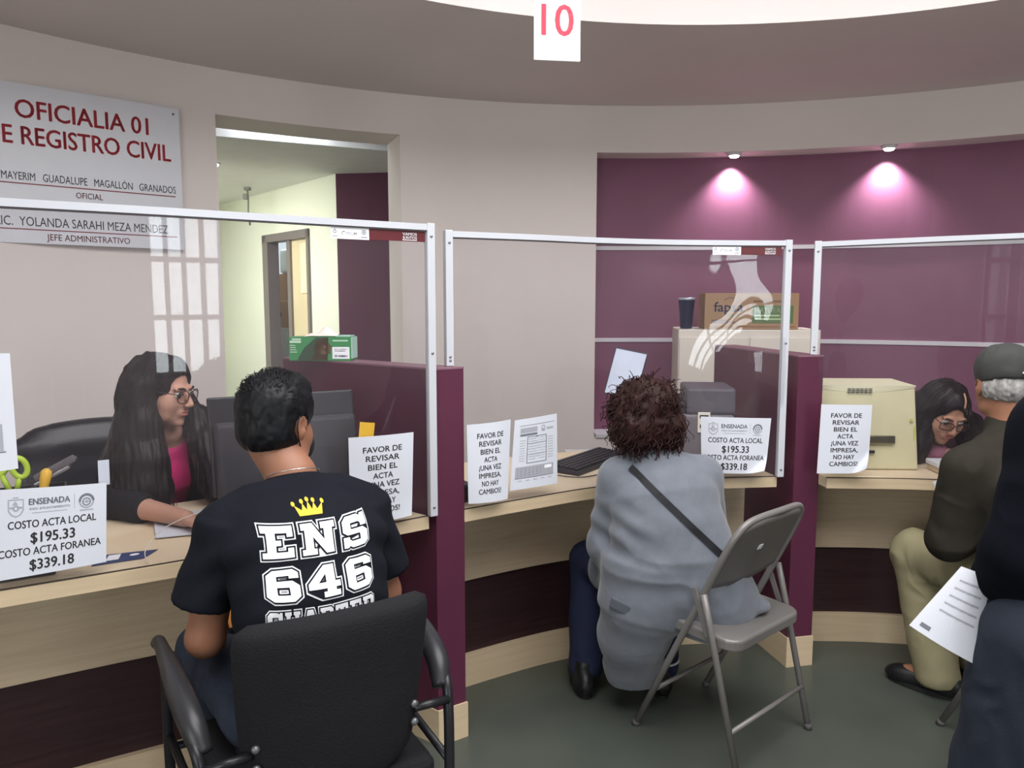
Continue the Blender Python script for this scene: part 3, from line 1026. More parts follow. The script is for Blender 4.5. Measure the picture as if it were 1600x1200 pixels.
# sample certificate
pr = Print(); W, Hh = .20, .27
pr.rect(W*.12, Hh*.90, W*.93, Hh*.906, 2)
pr.rect(W*.14, Hh*.80, W*.52, Hh*.87, 1); pr.rect(W*.14, Hh*.755, W*.52, Hh*.785, 2)
pr.ring(W*.66, Hh*.84, W*.03, W*.05, 1, 12); pr.rect(W*.62, Hh*.79, W*.70, Hh*.83, 1); pr.rect(W*.74, Hh*.81, W*.90, Hh*.835, 1)
pr.rect(W*.30, Hh*.36, W*.74, Hh*.369, 2, 12); pr.rect(W*.30, Hh*.731, W*.74, Hh*.74, 2, 12); pr.rect(W*.30, Hh*.36, W*.315, Hh*.74, 2, 1); pr.rect(W*.725, Hh*.36, W*.74, Hh*.74, 2, 1)
pr.poly([(W*.48, Hh*.74), (W*.56, Hh*.74), (W*.52, Hh*.715)], (), 2)
for k in range(9):
    z = .70-.036*k
    pr.rect(W*.34, Hh*z, W*(.50+.03*(k % 4)), Hh*(z+.008), 1); pr.rect(W*.56, Hh*(z+.004), W*.70, Hh*(z+.009), 1)
    pr.rect(W*.14, Hh*(z-.01), W*.26, Hh*(z-.003), 1); pr.rect(W*.77, Hh*(z-.004), W*.90, Hh*(z+.003), 1)
for z in (.64, .56, .48): pr.rect(W*.315, Hh*z, W*.725, Hh*(z+.004), 2)
pr.rect(W*.08, Hh*.16, W*.90, Hh*.32, 1, 10); pr.rect(W*.70, Hh*.255, W*.86, Hh*.30, 3, 4)
for k in range(4): pr.rect(W*.12, Hh*(.19+.03*k), W*.62, Hh*(.197+.03*k), 2)
pr.rect(W*.08, Hh*.153, W*.90, Hh*.16, 2)
for k in range(5): pr.rect(W*(.14+.16*k), Hh*.115, W*(.22+.16*k), Hh*.125, 1, 2)
sheet('sample_certificate', 'printed sample certificate taped to the middle screen, left of the keyboard', 'notice', None,
      fwd((0.0095, 2.6185, 1.0866)), fwd((0.1599, 2.7188, 1.0961)), fwd((0.1637, 2.7207, 0.8425)), fwd((-0.0076, 2.6081, 0.8425)), W, Hh, pr, INKS+[M_WHITE], bow=0.004)
# sheet at the very left edge
pr = Print(); W, Hh = .216, .30
pr.rect(W*.1, Hh*.17, W*.88, Hh*.40, 1, 8); pr.rect(W*.1, Hh*.155, W*.90, Hh*.165, 2); pr.rect(W*.1, Hh*.115, W*.84, Hh*.125, 2)
for k in range(9): pr.rect(W*.12, Hh*(.5+.045*k), W*(.55+.03*(k % 3)), Hh*(.508+.045*k), 1)
sheet('printed_sheet', 'white printed sheet taped to the left screen at the left edge of the photo', 'notice', None,
      fwd((-1.3670, 1.7142, 1.3770)), fwd((-1.1901, 1.8201, 1.3732)), fwd((-1.1901, 1.8211, 1.0979), .02), fwd((-1.3764, 1.7047, 1.0838)), W, Hh, pr, INKS, bow=0.006)

# civil registry sign on the wall
TLs, TRs = np.array((-2.335, 3.44)), np.array((-1.70, 4.04))
ux = np.array((TRs-TLs)); ux /= np.linalg.norm(ux)
TLx = TRs-ux*1.20
W, Hh = 1.20, 0.705
pr = Print()
cx = 0.79
pr.text('OFICIALIA 01', 0.765, 0.595, 0.565, 0.078, 0.018, 0)
pr.text('DE REGISTRO CIVIL', 0.755, 0.478, 0.79, 0.078, 0.018, 0)
pr.text('MAYERIM   GUADALUPE   MAGALLÓN   GRANADOS', 0.790, 0.298, 0.755, 0.034, 0.003, 2)
pr.rect(0.30, 0.263, 1.165, 0.268, 1, 12)
pr.text('OFICIAL', 0.765, 0.232, 0.115, 0.026, 0.008, 1)
pr.text('LIC.  YOLANDA SARAHI MEZA MENDEZ', 0.750, 0.098, 0.74, 0.040, 0.003, 2)
pr.rect(0.30, 0.060, 1.165, 0.065, 1, 12)
pr.text('JEFE ADMINISTRATIVO', 0.755, 0.031, 0.36, 0.028, 0.008, 1)
for (x, y) in ((1.172, 0.675), (0.026, 0.675)): pr.disc(x, y, 0.006, 2, 12)
def w3(p, z): return (p[0], p[1], z)
sheet('registry_sign', 'large white registry sign with red capitals on the wall left of the doorway', 'sign', None,
      w3(TLx, 2.458), w3(TRs, 2.458), w3(TRs, 1.753), w3(TLx, 1.753), W, Hh, pr, [M_RED, M_DKRED, mat('sign_grey', '#55565c', 0.6)], thick=0.012,
      nx=4, nz=4, material=mat('sign_board', '#d0d2d9', 0.35, vary=0.015))

# hanging window number
e = empty('number_sign', (0.152, 2.70, 2.30), math.radians(8), 'small white hanging sign with a red number ten under the ceiling drum', 'sign')
mb = MB(); mb.box((0, 0, 0.165), (0.158, 0.008, 0.33), 0, 0.002)
mb.build('board', mat('glow_board', '#f6f6f8', 0.4, vary=0.0, emit='#ffffff', estr=0.55), e)  # mild glow put in for the bright light falling from above
pr = Print(); pr.text('10', 0.0, 0.0, 0.108, 0.098, 0.018, 0)
pr.build('lettering', plane_fn((0, -0.0052, 0.129), (1, 0, 0), (0, 0, 1)), [mat('pink_red_lettering', '#d8586c', 0.5)], e)
mb = MB()
for x in (-0.06, 0.06): mb.tube([(x, 0, 0.329), (x, 0, 1.80)], 0.0012, 6)
mb.build('hanging_wire', M_SCREW, e)

# downlights of the niche
for i, (x, y, lab) in enumerate([(1.40, 4.975, 'left'), (2.262, 4.742, 'right')]):
    e = empty('downlight', (x, y, 2.415), 0, '%s of the two small lit downlights above the purple wall' % ('left' if i == 0 else 'right'), 'light', 'downlights over the purple wall')
    mb = MB(); mb.lathe((0, 0, 0), [(0.045, 0.0), (0.047, -0.006), (0.042, -0.016), (0.034, -0.018)], 24); mb.build('housing', M_TRIM, e)
    mb = MB(); mb.lathe((0, 0, -0.018), [(0.032, 0.0), (0.026, -0.010), (0.012, -0.014)], 20); mb.build('lens', mat_glow('lamp_lens', '#ffffff', 6.0) if i == 0 else MATS['lamp_lens'], e)
    d = np.array((x-HC[0], y-HC[1])); d /= np.linalg.norm(d)
    lamp('downlight_beam', 'SPOT', (x+d[0]*0.09, y+d[1]*0.09, 2.37), 42, (1.0, 0.93, 0.98), (x+d[0]*0.16, y+d[1]*0.16, 1.6), spot_size=math.radians(110), spot_blend=1.0, shadow_soft_size=0.02)

# office downlight and cable on its ceiling
e = empty('ceiling_downlight', (-2.17, 5.72, 2.48), 0, 'round lit downlight in the office ceiling, seen through the doorway', 'light')
mb = MB(); mb.lathe((0, 0, 0), [(0.055, 0), (0.055, -0.006), (0.04, -0.008)], 20); mb.build('ring', M_TRIM, e)
mb = MB(); mb.lathe((0, 0, -0.008), [(0.042, 0), (0.038, -0.012), (0.02, -0.018)], 20); mb.build('lens', MATS['lamp_lens'], e)
lamp('office_downlight_beam', 'SPOT', (-2.17, 5.72, 2.44), 10, (1.0, 1.0, 0.9), (-2.17, 5.8, 0), spot_size=math.radians(140), spot_blend=0.8, shadow_soft_size=0.04)
mb = MB()
mb.box((0, 0, -0.012), (0.05, 0.05, 0.024), 0, 0.004); mb.tube([(0, 0, -0.02), (0.004, 0, -0.09), (0.0, 0, -0.2), (0.012, 0, -0.33)], 0.008, 8); mb.box((-0.02, 0, -0.08), (0.04, 0.03, 0.05), 0, 0.006)
o = mb.build('cable_bracket', mat('bracket_grey', '#75786f', 0.6)); o.location = (-2.34, 6.95, 2.48)
tag(o, 'thin grey cable bracket hanging from the office ceiling beyond the doorway', 'bracket')

# ================================================================= storeroom boxes
M_CARD = mat('cardboard', '#b08a68', 0.8, vary=0.06, scale=6)
M_CARDD = mat('cardboard_print', '#7d5b45', 0.8)
az = math.atan2(D[1], D[0])
def store(t, back): return onwall(t, back)
p = store(1.98, 0.50)
mb = MB(); mb.box((0, 0, 0.605), (0.62, 0.40, 1.21), 0, 0.006)
o = mb.build('white_cabinet', mat('store_cabinet', '#d4d9d8', 0.6)); o.location = (*p, 0); o.rotation_euler = (0, 0, az)
tag(o, 'pale storage cabinet under the cardboard boxes behind the sliding glass door', 'cabinet')
for k, (z, h, dt, lab) in enumerate([(1.21, 0.27, 0.0, 'lower cardboard box stacked behind the sliding glass door'), (1.482, 0.27, 0.06, 'upper cardboard box stacked behind the sliding glass door')]):
    e = empty('cardboard_box', (*store(1.90+dt, 0.50), z), az, lab, 'box', 'boxes behind the glass door')
    mb = MB(); mb.box((0, 0, h/2), (0.46, 0.34, h), 0, 0.004); mb.build('carton', M_CARD, e)
    pr = Print(); pr.rect(-0.17, 0.17, -0.05, 0.215, 0); pr.rect(-0.2, 0.10, -0.06, 0.13, 0); pr.rect(-0.02, 0.11, 0.03, 0.16, 1); pr.rect(-.2, .05, -.1, .075, 0)
    pr.build('print', plane_fn((0.02, 0.1712, 0), (-1, 0, 0), (0, 0, 1)), [M_CARDD, M_INK], e)
e = empty('white_appliance', (*store(1.84, 0.50), 1.754), az, 'white rounded appliance on top of the stacked cardboard boxes', 'appliance')
mb = MB(); mb.box((0, 0, 0.125), (0.34, 0.26, 0.25), 0, 0.05, seg=4); mb.build('shell', mat('appliance_white', '#c4ccd2', 0.4), e)
mb = MB(); mb.lathe((0, 0, 0.25), [(0.09, 0), (0.08, 0.012), (0.03, 0.016)], 20); mb.build('lid', mat('appliance_lid', '#8f979d', 0.4), e)

# ================================================================= cabinet in the niche and what stands on it
M_CAB = mat('cream_metal', '#d3cbc1', 0.45, vary=0.02)
th = math.radians(-7)
e = empty('filing_cabinet', (1.395, 4.66, 0), th, 'wide cream metal cabinet against the purple wall, under the cardboard carton', 'cabinet')
mb = MB(); mb.box((0, 0, 0.662), (0.80, 0.42, 1.325), 0, 0.006); mb.build('body', M_CAB, e)
for x in (-0.2, 0.2):
    mb = MB(); mb.box((x, -0.215, 0.66), (0.388, 0.016, 1.24), 0, 0.004); d = mb.build('door', M_CAB, e)
    mb = MB(); mb.box((x+(0.155 if x < 0 else -0.155), -0.232, 0.72), (0.02, 0.02, 0.12), 0, 0.004); mb.build('handle', M_SCREW, d)
def nich(dx, dy): return (1.395+dx*math.cos(th)-dy*math.sin(th), 4.66+dx*math.sin(th)+dy*math.cos(th))
e = empty('cardboard_carton', (*nich(0.015, -0.03), 1.325), th, 'printed brown cardboard carton on the cream cabinet', 'box')
mb = MB(); mb.box((0, 0, 0.105), (0.53, 0.30, 0.208), 0, 0.003); mb.build('carton', mat('kraft_card', '#9a7c60', 0.75, vary=0.05, scale=5), e)
mb = MB(); mb.box((0, -0.02, 0.2092), (0.50, 0.055, 0.0015)); o = mb.build('tape', mat('clear_tape', '#c9a983', 0.3), e)
pr = Print()
pr.text('fapsa', -0.13, 0.130, 0.165, 0.054, 0.012, 0)
pr.ring(-0.115, 0.152, 0.042, 0.046, 0, 20, 0.3, 2.6, 0.7); pr.ring(-0.105, 0.125, 0.05, 0.054, 0, 20, 3.6, 5.9, 0.9)
pr.text('eco', -0.088, 0.080, 0.066, 0.024, 0.0, 2)
pr.rect(-0.225, 0.050, -0.13, 0.054, 0); pr.rect(-0.225, 0.038, -0.08, 0.042, 0); pr.rect(-0.24, 0.012, 0.25, 0.018, 3)
pr.rect(0.01, 0.155, 0.22, 0.168, 3)
pr.poly([(0.005, 0.035), (0.235, 0.035), (0.235, 0.138), (0.005, 0.138)], (), 1)
pr.build('print', plane_fn((0, -0.1512, 0), (1, 0, 0), (0, 0, 1)), [mat('blue_print', '#2f3f60', 0.7), mat('green_print', '#5a6f48', 0.7), mat('olive_print', '#7f8a4f', 0.7), M_CARDD], e)
pr = Print(); pr.text('NATURAL', 0.10, 0.110, 0.16, 0.028, 0.012, 0); pr.rect(0.02, 0.075, 0.16, 0.085, 0); pr.rect(0.02, 0.055, 0.19, 0.065, 0)
pr.build('lettering', plane_fn((0, -0.1520, 0), (1, 0, 0), (0, 0, 1)), [mat('pale_green_print', '#9db58a', 0.7)], e)
e = empty('tumbler', (*nich(-0.345, -0.09), 1.325), 0, 'dark blue insulated tumbler on the cream cabinet, left of the carton', 'tumbler')
mb = MB(); mb.lathe((0, 0, 0), [(0.033, 0), (0.036, 0.004), (0.040, 0.08), (0.048, 0.165), (0.049, 0.17)], 28); mb.build('cup', mat('navy_metal', '#252b4d', 0.25, 0.6), e)
mb = MB(); mb.lathe((0, 0, 0.17), [(0.050, 0), (0.050, 0.008), (0.046, 0.014), (0.01, 0.014)], 28); mb.build('lid', mat('tumbler_lid', '#b9c0cc', 0.3, 0.4), e)

# ================================================================= things on the counters
M_BLK = mat('black_plastic', '#1d1d22', 0.45, vary=0.06)
M_DGREY = mat('dark_grey_plastic', '#2d2c31', 0.5)
# green box on the near partition
th = math.radians(-3)
e = empty('glove_box', (-0.685, 2.79, 1.28), th, 'green printed dispenser box lying on the nearer maroon partition', 'box')
L, Dp, Hb = 0.225, 0.085, 0.085
mb = MB(); mb.box((0, 0, Hb/2), (L, Dp, Hb), 0, 0.0015); mb.build('carton', mat('green_card', '#2f8048', 0.5, vary=0.05), e)
pr = Print(); x0 = -L/2
pr.poly([(x0+.03, .002), (x0+.14, .002), (x0+.145, .084), (x0+.10, .084), (x0+.055, .045)], (), 0)
pr.poly([(x0+.075, .002), (x0+.142, .004), (x0+.142, .083), (x0+.118, .080), (x0+.095, .055), (x0+.10, .03)], (), 1)
pr.ring(x0+.123, .046, .0, .030, 1, 22); pr.ring(x0+.126, .040, 0, .017, 2, 18); pr.disc(x0+.134, .050, .003, 0, 8); pr.disc(x0+.138, .034, .005, 0, 8)
for k in range(8): a = k*0.78; pr.poly([(x0+.123+.026*math.cos(a), .046+.026*math.sin(a)), (x0+.123+.037*math.cos(a+.2), .046+.036*math.sin(a+.2)), (x0+.123+.026*math.cos(a+.45), .046+.026*math.sin(a+.45))], (), 1)
pr.rect(x0+.158, .008, x0+.22, .050, 3); pr.rect(x0+.166, .014, x0+.212, .021, 4); pr.rect(x0+.166, .034, x0+.205, .037, 4); pr.rect(x0+.166, .040, x0+.212, .043, 4)
for k in range(4): pr.rect(x0+.004, .030+.008*k, x0+.03-.002*k, .0325+.008*k, 5)
pr.rect(x0+.004, .064, x0+.045, .072, 5); pr.rect(x0+.012, .074, x0+.045, .080, 5); pr.rect(x0+.16, .070, x0+.215, .075, 5)
pr.build('print', plane_fn((0, -Dp/2-0.0009, 0), (1, 0, 0), (0, 0, 1)), [mat('dark_green_print', '#26402c', 0.6), mat('brown_fur_print', '#5f4630', 0.7), mat('tan_fur_print', '#a58465', 0.7), M_WHITE, M_MIDINK, mat('pale_print', '#b9d6be', 0.6)], e)
mb = MB()
V = []; F = []
for i in range(9):
    for j in range(7):
        x = -0.06+0.12*i/8; y = -0.03+0.06*j/6
        V.append((x, y, Hb+0.001+0.030*math.exp(-((x-0.01)/.05)**2-(y/.022)**2)*(1+0.35*math.sin(90*x+40*y))))
for i in range(8):
    for j in range(6): F.append([i*7+j, (i+1)*7+j, (i+1)*7+j+1, i*7+j+1])
pydata('tissue', V, F, mat('pale_tissue', '#ead9d0', 0.8), e, True)
mb = MB(); mb.box((L/2+0.001, 0.0, Hb/2+0.004), (0.004, Dp*0.9, Hb*0.9)); mb.box((L/2-.03, 0, Hb+.003), (.05, Dp*.8, .004)); mb.build('flap', mat('teal_flap', '#9fc7b8', 0.6), e)

# monitor of the left clerk, seen from behind
e = empty('computer_monitor', (-0.695, 2.356, 0.8015), math.radians(30), 'black computer monitor on the left counter, partly behind the man\'s head', 'monitor')
tilt = Matrix.Rotation(math.radians(-10), 3, 'X')
mb = MB(); mb.box((0.0, 0.03, 0.255), (0.45, 0.024, 0.30), M=tilt, bev=0.006); mb.build('bezel', M_BLK, e)
mb = MB(); mb.box((0.0, -0.005, 0.215), (0.43, 0.06, 0.235), M=tilt, bev=0.018, seg=3); mb.build('back_shell', M_DGREY, e)
mb = MB(); mb.box((0, 0.0, 0.06), (0.07, 0.03, 0.12), 0, 0.006); mb.build('stand_neck', M_BLK, e)
mb = MB(); mb.lathe((0, 0.0, 0), [(0.11, 0), (0.11, 0.008), (0.04, 0.014)], 28); mb.build('stand_foot', M_BLK, e)
mb = MB(); mb.box((0.0, 0.0434, 0.255), (0.43, 0.001, 0.27), M=tilt); mb.build('screen_panel', mat('dark_screen', '#101216', 0.15), e)
sheet('sticky_note', 'yellow sticky note behind the notice on the left screen', 'note', None, (-0.4654, 2.3272, 1.1263), (-0.4238, 2.3508, 1.1197), (-0.4304, 2.3461, 1.0601), (-0.4711, 2.3224, 1.0648), .05, .06, None, None, bow=0.003, material=mat('yellow_note', '#e8b830', 0.7, vary=0.03), nx=4, nz=4)
# box behind the notice
e = empty('paper_tray', (-0.487, 2.408, 0.8015), math.radians(33), 'small tan desk tray behind the notice on the left screen', 'tray')
mb = MB()
for (c, s) in (((0, 0, .005), (.10, .09, .01)), ((-.047, 0, .05), (.006, .09, .09)), ((.047, 0, .05), (.006, .09, .09)), ((0, .042, .05), (.09, .006, .09)), ((0, -.042, .025), (.09, .006, .04))): mb.box(c, s, 0, .001)
mb.build('tray', mat('tan_wood', '#b59a78', 0.6), e)
mb = MB(); mb.box((0, 0, .03), (.085, .075, .04), 0, .002); mb.build('paper_stack', mat('grey_paper', '#a9a3a0', 0.8), e)

# left end of the left counter
M_LIME = mat('lime_plastic', '#a5c03a', 0.4)
e = empty('desk_caddy', (-1.462, 2.275, 0.8015), math.radians(30), 'dark desk caddy holding scissors and a stapler, behind the price notice at the left edge', 'caddy')
mb = MB()
for (c, sz) in (((0, 0, .004), (.20, .10, .008)), ((-.098, 0, .065), (.005, .10, .13)), ((.098, 0, .065), (.005, .10, .13)), ((0, .048, .065), (.20, .005, .13)), ((0, -.048, .065), (.20, .005, .13))): mb.box(c, sz, 0, .001)
mb.build('tray', M_DGREY, e)
mb = MB(); mb.box((.02, 0, .065), (.005, .09, .12)); mb.build('divider', M_DGREY, e)
e = empty('scissors', (-1.490, 2.256, 0.814), math.radians(30), 'lime green handled scissors standing in the caddy at the left edge', 'scissors')
for k, (cx, cz, tl) in enumerate([(.016, .185, .25), (-.034, .196, -.25)]):
    mb = MB(); mb.tube([(cx+.019*math.cos(a)*math.cos(tl)-.030*math.sin(a)*math.sin(tl), (.005 if k else -.005), cz+.030*math.sin(a)*math.cos(tl)+.019*math.cos(a)*math.sin(tl)) for a in [2*PI*q/26 for q in range(26)]], .0085, 10, close=True)
    mb.tube([(cx*.9, (.005 if k else -.005), cz-.03), (cx*.3, 0, .11)], .008, 8); mb.build('handle', M_LIME, e)
    mb = MB(); mb.box((-cx*.2, (.0015 if k else -.0015), .06), (.014, .002, .12), 0, 0, M=Matrix.Rotation(tl*.3, 3, 'Y')); mb.build('blade', M_SCREW, e)
mb = MB(); mb.tube([(0, 0, 0), (.004, 0, .10), (.008, 0, .150), (.010, 0, .172), (.010, 0, .180)], .011, 14, rs=[.010, .010, .016, .015, .006]); o = mb.build('marker', mat('yellow_plastic', '#d6a83c', 0.45)); o.location = (-1.438, 2.275, 0.812); o.rotation_euler = (0, .12, .5)
tag(o, 'thick yellow marker standing in the caddy at the left edge', 'marker')
e = empty('stapler', (-1.408, 2.304, 0.814), math.radians(20), 'dark grey stapler leaning out of the caddy at the left edge', 'stapler')
Rt = Matrix.Rotation(math.radians(-28), 3, 'Y')
mb = MB(); mb.box((.012, 0, .172), (.125, .026, .022), M=Rt, bev=.006, seg=3); mb.box((.062, 0, .197), (.022, .02, .010), M=Rt, bev=.003); mb.build('arm', mat('stapler_grey', '#565155', 0.4), e)
mb = MB(); mb.box((.004, 0, .150), (.11, .022, .012), M=Rt, bev=.004); mb.build('magazine', M_SCREW, e)
mb = MB(); mb.tube([(-.03, 0, .0), (-.045, 0, .14)], .010, 8); mb.build('base', M_DGREY, e)
sheet('tape_strip', 'short strip of white tape sticking up behind the price notice on the left counter', 'tape', None, (-1.0548, 1.9251, 1.0913), (-1.0330, 1.9384, 1.0913), (-1.0330, 1.9365, 1.0270), (-1.0548, 1.9232, 1.0270), .02, .06, None, None, material=mat('tape_white', '#c9ced8', 0.4), nx=2, nz=3)
mb = MB(); mb.box((0, 0, .0135), (.20, .05, .026), 0, .004); mb.box((0, 0.012, 0.03), (.20, .012, .012), 0, .003)
o = mb.build('sign_holder', M_DGREY); o.location = (-1.262, 1.868, 0.8015); o.rotation_euler = (0, 0, math.radians(31.5)); tag(o, 'dark holder strip under the price notice on the left counter', 'holder')
o, _, _ = sheet('blue_leaflet', 'small blue and white leaflet lying on the left counter right of the price notice', 'leaflet', None, (-1.1257, 2.0434, 0.8017), (-0.9933, 2.0954, 0.8017), (-0.9980, 2.0197, 0.8017), (-1.1068, 1.9582, 0.8017), .15, .1, None, None, material=mat('leaflet_blue', '#2d3a66', 0.5), nx=3, nz=3)
pr = Print(); pr.rect(.02, .02, .05, .08, 0); pr.disc(.085, .05, .012, 0, 12)
pydata('print', [(p[0]*.9-p[1]*.25-.045, p[0]*.5+p[1]*.75-.06, .0013) for p in pr.v], pr.f, M_WHITE, o)
mb = MB(); mb.tube(smooth_path([(-0.9649, 1.9771, 0.8019), (-0.9744, 1.9866, 0.8378), (-0.9460, 2.0528, 0.8804), (-0.8803, 2.1758, 0.8935), (-0.855, 2.265, 0.870), (-0.850, 2.325, 0.8025)], 8), 0.0013, 6)
tag(mb.build('thin_cable', mat('clear_cord', '#cfc7bd', 0.4)), 'thin clear cord arching over the left counter near the clerk\'s forearm', 'cable')
sheet('desk_papers', 'white papers lying on the left counter under the hands of the clerk in pink', 'paper', None, (-1.1541, 2.4123, 0.8047), (-0.8703, 2.5542, 0.8047), (-0.7568, 2.2988, 0.8047), (-1.0406, 2.1853, 0.8047), .3, .25, None, None, thick=0.004, nx=3, nz=3)

# middle counter
def key_board(loc, rz, label):
    e = empty('keyboard', loc, rz, label, 'keyboard')
    mb = MB(); mb.box((0, 0, 0.011), (0.44, 0.16, 0.020), 0, 0.006, M=Matrix.Rotation(math.radians(3), 3, 'X')); mb.build('case', M_DGREY, e)
    mb = MB()
    for r in range(6):
        for c in range(18):
            if r == 0 and 4 < c < 11: continue
            mb.box((-0.203+0.0239*c, -0.058+0.0235*r, 0.0235+0.0012*r), (0.020, 0.019, 0.006), 0, 0.0015, seg=1)
    mb.box((-.02, -.058, .0235), (.14, .019, .006), 0, .0015)
    mb.build('keys', M_BLK, e)
    mb = MB(); mb.tube(smooth_path([(-0.2, .08, .008), (-.26, .04, .004), (-.24, -.11, .004), (-.02, -.155, .004), (.12, -.13, .004)], 8), 0.0022, 6); mb.build('cord', M_BLK, e)
    return e
key_board((0.326, 3.221, 0.8015), math.radians(55), 'dark grey keyboard lying on the middle counter, left of the woman with curly hair')
e = empty('white_box', (0.43, 3.79, 0), math.radians(5), 'white cardboard box behind the middle counter, below the purple niche', 'box')
mb = MB(); mb.box((0, 0, .36), (.30, .22, .72), 0, .003); mb.build('carton', mat('white_card', '#d8d6d6', 0.6), e)
mb = MB(); mb.box((0.0, 0, .726), (.306, .226, .012), 0, .002); mb.build('lid', mat('white_card_lid', '#c9c7c8', 0.6), e)
# tilted card holder
e = empty('document_stand', (0.520, 3.500, 0.8015), math.radians(0), 'white document panel with dark edge on a stand behind the curly-haired woman', 'document stand')
Mx = Matrix.Rotation(math.radians(-38), 3, 'Z') @ Matrix.Rotation(math.radians(-14), 3, 'X') @ Matrix.Rotation(math.radians(8), 3, 'Y')
mb = MB(); mb.box((0.0, 0, .36), (.17, .012, .22), M=Mx, bev=.003); mb.build('panel', mat('panel_edge', '#40424c', 0.5), e)
mb = MB(); mb.box((-.002, -.0065, .36), (.160, .003, .21), M=Mx); o = mb.build('paper', mat('pale_blue_paper', '#c9d2e4', 0.6), e)
mb = MB(); mb.tube([(0.02, 0, .01), (0.03, .02, .3)], .008, 8); mb.lathe((0.02, 0, 0), [(.07, 0), (.07, .01), (.02, .014)], 20); mb.build('stand', M_DGREY, e)
e = empty('printer', (0.757, 3.311, 0.8015), math.radians(-6), 'grey office printer behind the price notice on the middle counter', 'printer')
mb = MB(); mb.box((0, 0, .11), (.36, .30, .22), 0, .014, seg=3); mb.build('body', mat('printer_grey', '#6b666c', 0.5), e)
mb = MB(); mb.box((-0.10, 0.0, .245), (.17, .24, .05), 0, .01); mb.build('scanner_lid', M_DGREY, e)
mb = MB(); mb.box((0.085, 0.0, .275), (.20, .27, .11), 0, .012); mb.build('paper_tray', mat('printer_tray', '#57525a', 0.5), e)
mb = MB(); mb.box((0.055, -.152, .19), (.05, .004, .085), 0, .001); o = mb.build('panel', mat('printer_panel', '#e3ddcf', 0.4), e)
for (c, q) in (((0.055, -.155, .215), (.035, .003, .012)), ((0.045, -.155, .175), (.012, .003, .014))):
    mb = MB(); mb.box(c, q); mb.build('button', M_BLK, e)
# small things at the left end of the middle counter
mb = MB(); mb.box((0, 0, .03), (.075, .12, .06), 0, .006); o = mb.build('hole_punch', M_BLK); o.location = (-0.194, 2.649, 0.8015); o.rotation_euler = (0, 0, .6)
tag(o, 'small black desk punch at the left end of the middle counter', 'punch')

# right counter: cream computer
e = empty('computer', (1.452, 3.254, 0.8015), math.radians(-3), 'bulky cream computer housing seen from behind on the right counter', 'computer')
def taper(mb, w0, w1, d0, d1, z0, z1, mi=0, y0=0, y1=0):
    v = [(-w0/2, y0-d0/2, z0), (w0/2, y0-d0/2, z0), (w0/2, y0+d0/2, z0), (-w0/2, y0+d0/2, z0), (-w1/2, y1-d1/2, z1), (w1/2, y1-d1/2, z1), (w1/2, y1+d1/2, z1), (-w1/2, y1+d1/2, z1)]
    mb.add(v, [[0, 3, 2, 1], [4, 5, 6, 7], [0, 1, 5, 4], [1, 2, 6, 5], [2, 3, 7, 6], [3, 0, 4, 7]], mi)
M_CREAM = mat('cream_plastic', '#c9c39e', 0.5, vary=0.03)
mb = MB(); taper(mb, .45, .415, .28, .24, 0.0, .345, y0=0, y1=.01)
o = mb.build('housing', M_CREAM, e); bv = o.modifiers.new('bevel', 'BEVEL'); bv.width = 0.008; bv.segments = 3
mb = MB()
v = []; f = []
for i in range(13):
    x = -.2075+.415*i/12; dz = .035*(1-((i-6)/6)**2)
    v += [(x, -.113, .338-dz*.6), (x, -.118+0.002, .346), (x, .12, .352), (x, .12, .338)]
for i in range(12):
    for k in range(4): f.append([4*i+k, 4*i+4+k, 4*i+4+(k+1) % 4, 4*i+(k+1) % 4])
f += [[0, 1, 2, 3], [51, 50, 49, 48]]
mb.add(v, f); mb.build('top_shell', mat('cream_plastic_light', '#dcd8b8', 0.5, vary=0.02), e)
mb = MB()
for k in range(3):
    for j in range(6): mb.box((-.06+.017*j, -.1195, .332-.007*k), (.013, .004, .003))
mb.build('vent', M_DGREY, e)
mb = MB(); mb.box((.06, -.139, .125), (.13, .012, .035), 0, .005); o = mb.build('handle', mat('steel_badge', '#8d8a72', 0.2, 0.8), e)
mb = MB(); mb.box((.03, -.142, .075), (.03, .004, .012)); mb.build('badge', M_DGREY, e)
mb = MB(); mb.box((.192, -.128, .205), (.012, .006, .012)); mb.box((.205, -.128, .15), (.006, .004, .06)); mb.build('latch', mat('latch_green', '#b9bf6a', 0.5), e)
e = empty('desk_organizer', (1.826, 3.075, 0.8015), math.radians(-4), 'pale wood and white desk box in front of the clerk with glasses at the right', 'desk box')
mb = MB(); mb.box((0, 0, .012), (.22, .10, .022), 0, .003); mb.build('drawer', M_BAND, e)
mb = MB(); mb.box((0, 0, .034), (.23, .11, .020), 0, .004); mb.build('lid', mat('organizer_white', '#d5d7de', 0.5), e)
# ================================================================= chairs
M_FABRIC = mat('black_upholstery', '#1b1b1e', 0.85, vary=0.08, bump=0.3, bscale=220, spec=0.2, scale=5)
M_ARM = mat('black_arm_plastic', '#27272a', 0.38, vary=0.05)
M_TUBE = mat('black_tube', '#1f1f23', 0.35, 0.2)
M_BOLT = mat('dark_bolt', '#6e6e72', 0.35, 0.6)
e = empty('armchair', (-0.482, 1.748, 0), math.radians(31), 'black upholstered armchair under the man in the black shirt, nearest the camera', 'chair')
def cushion(F, post=None): return F
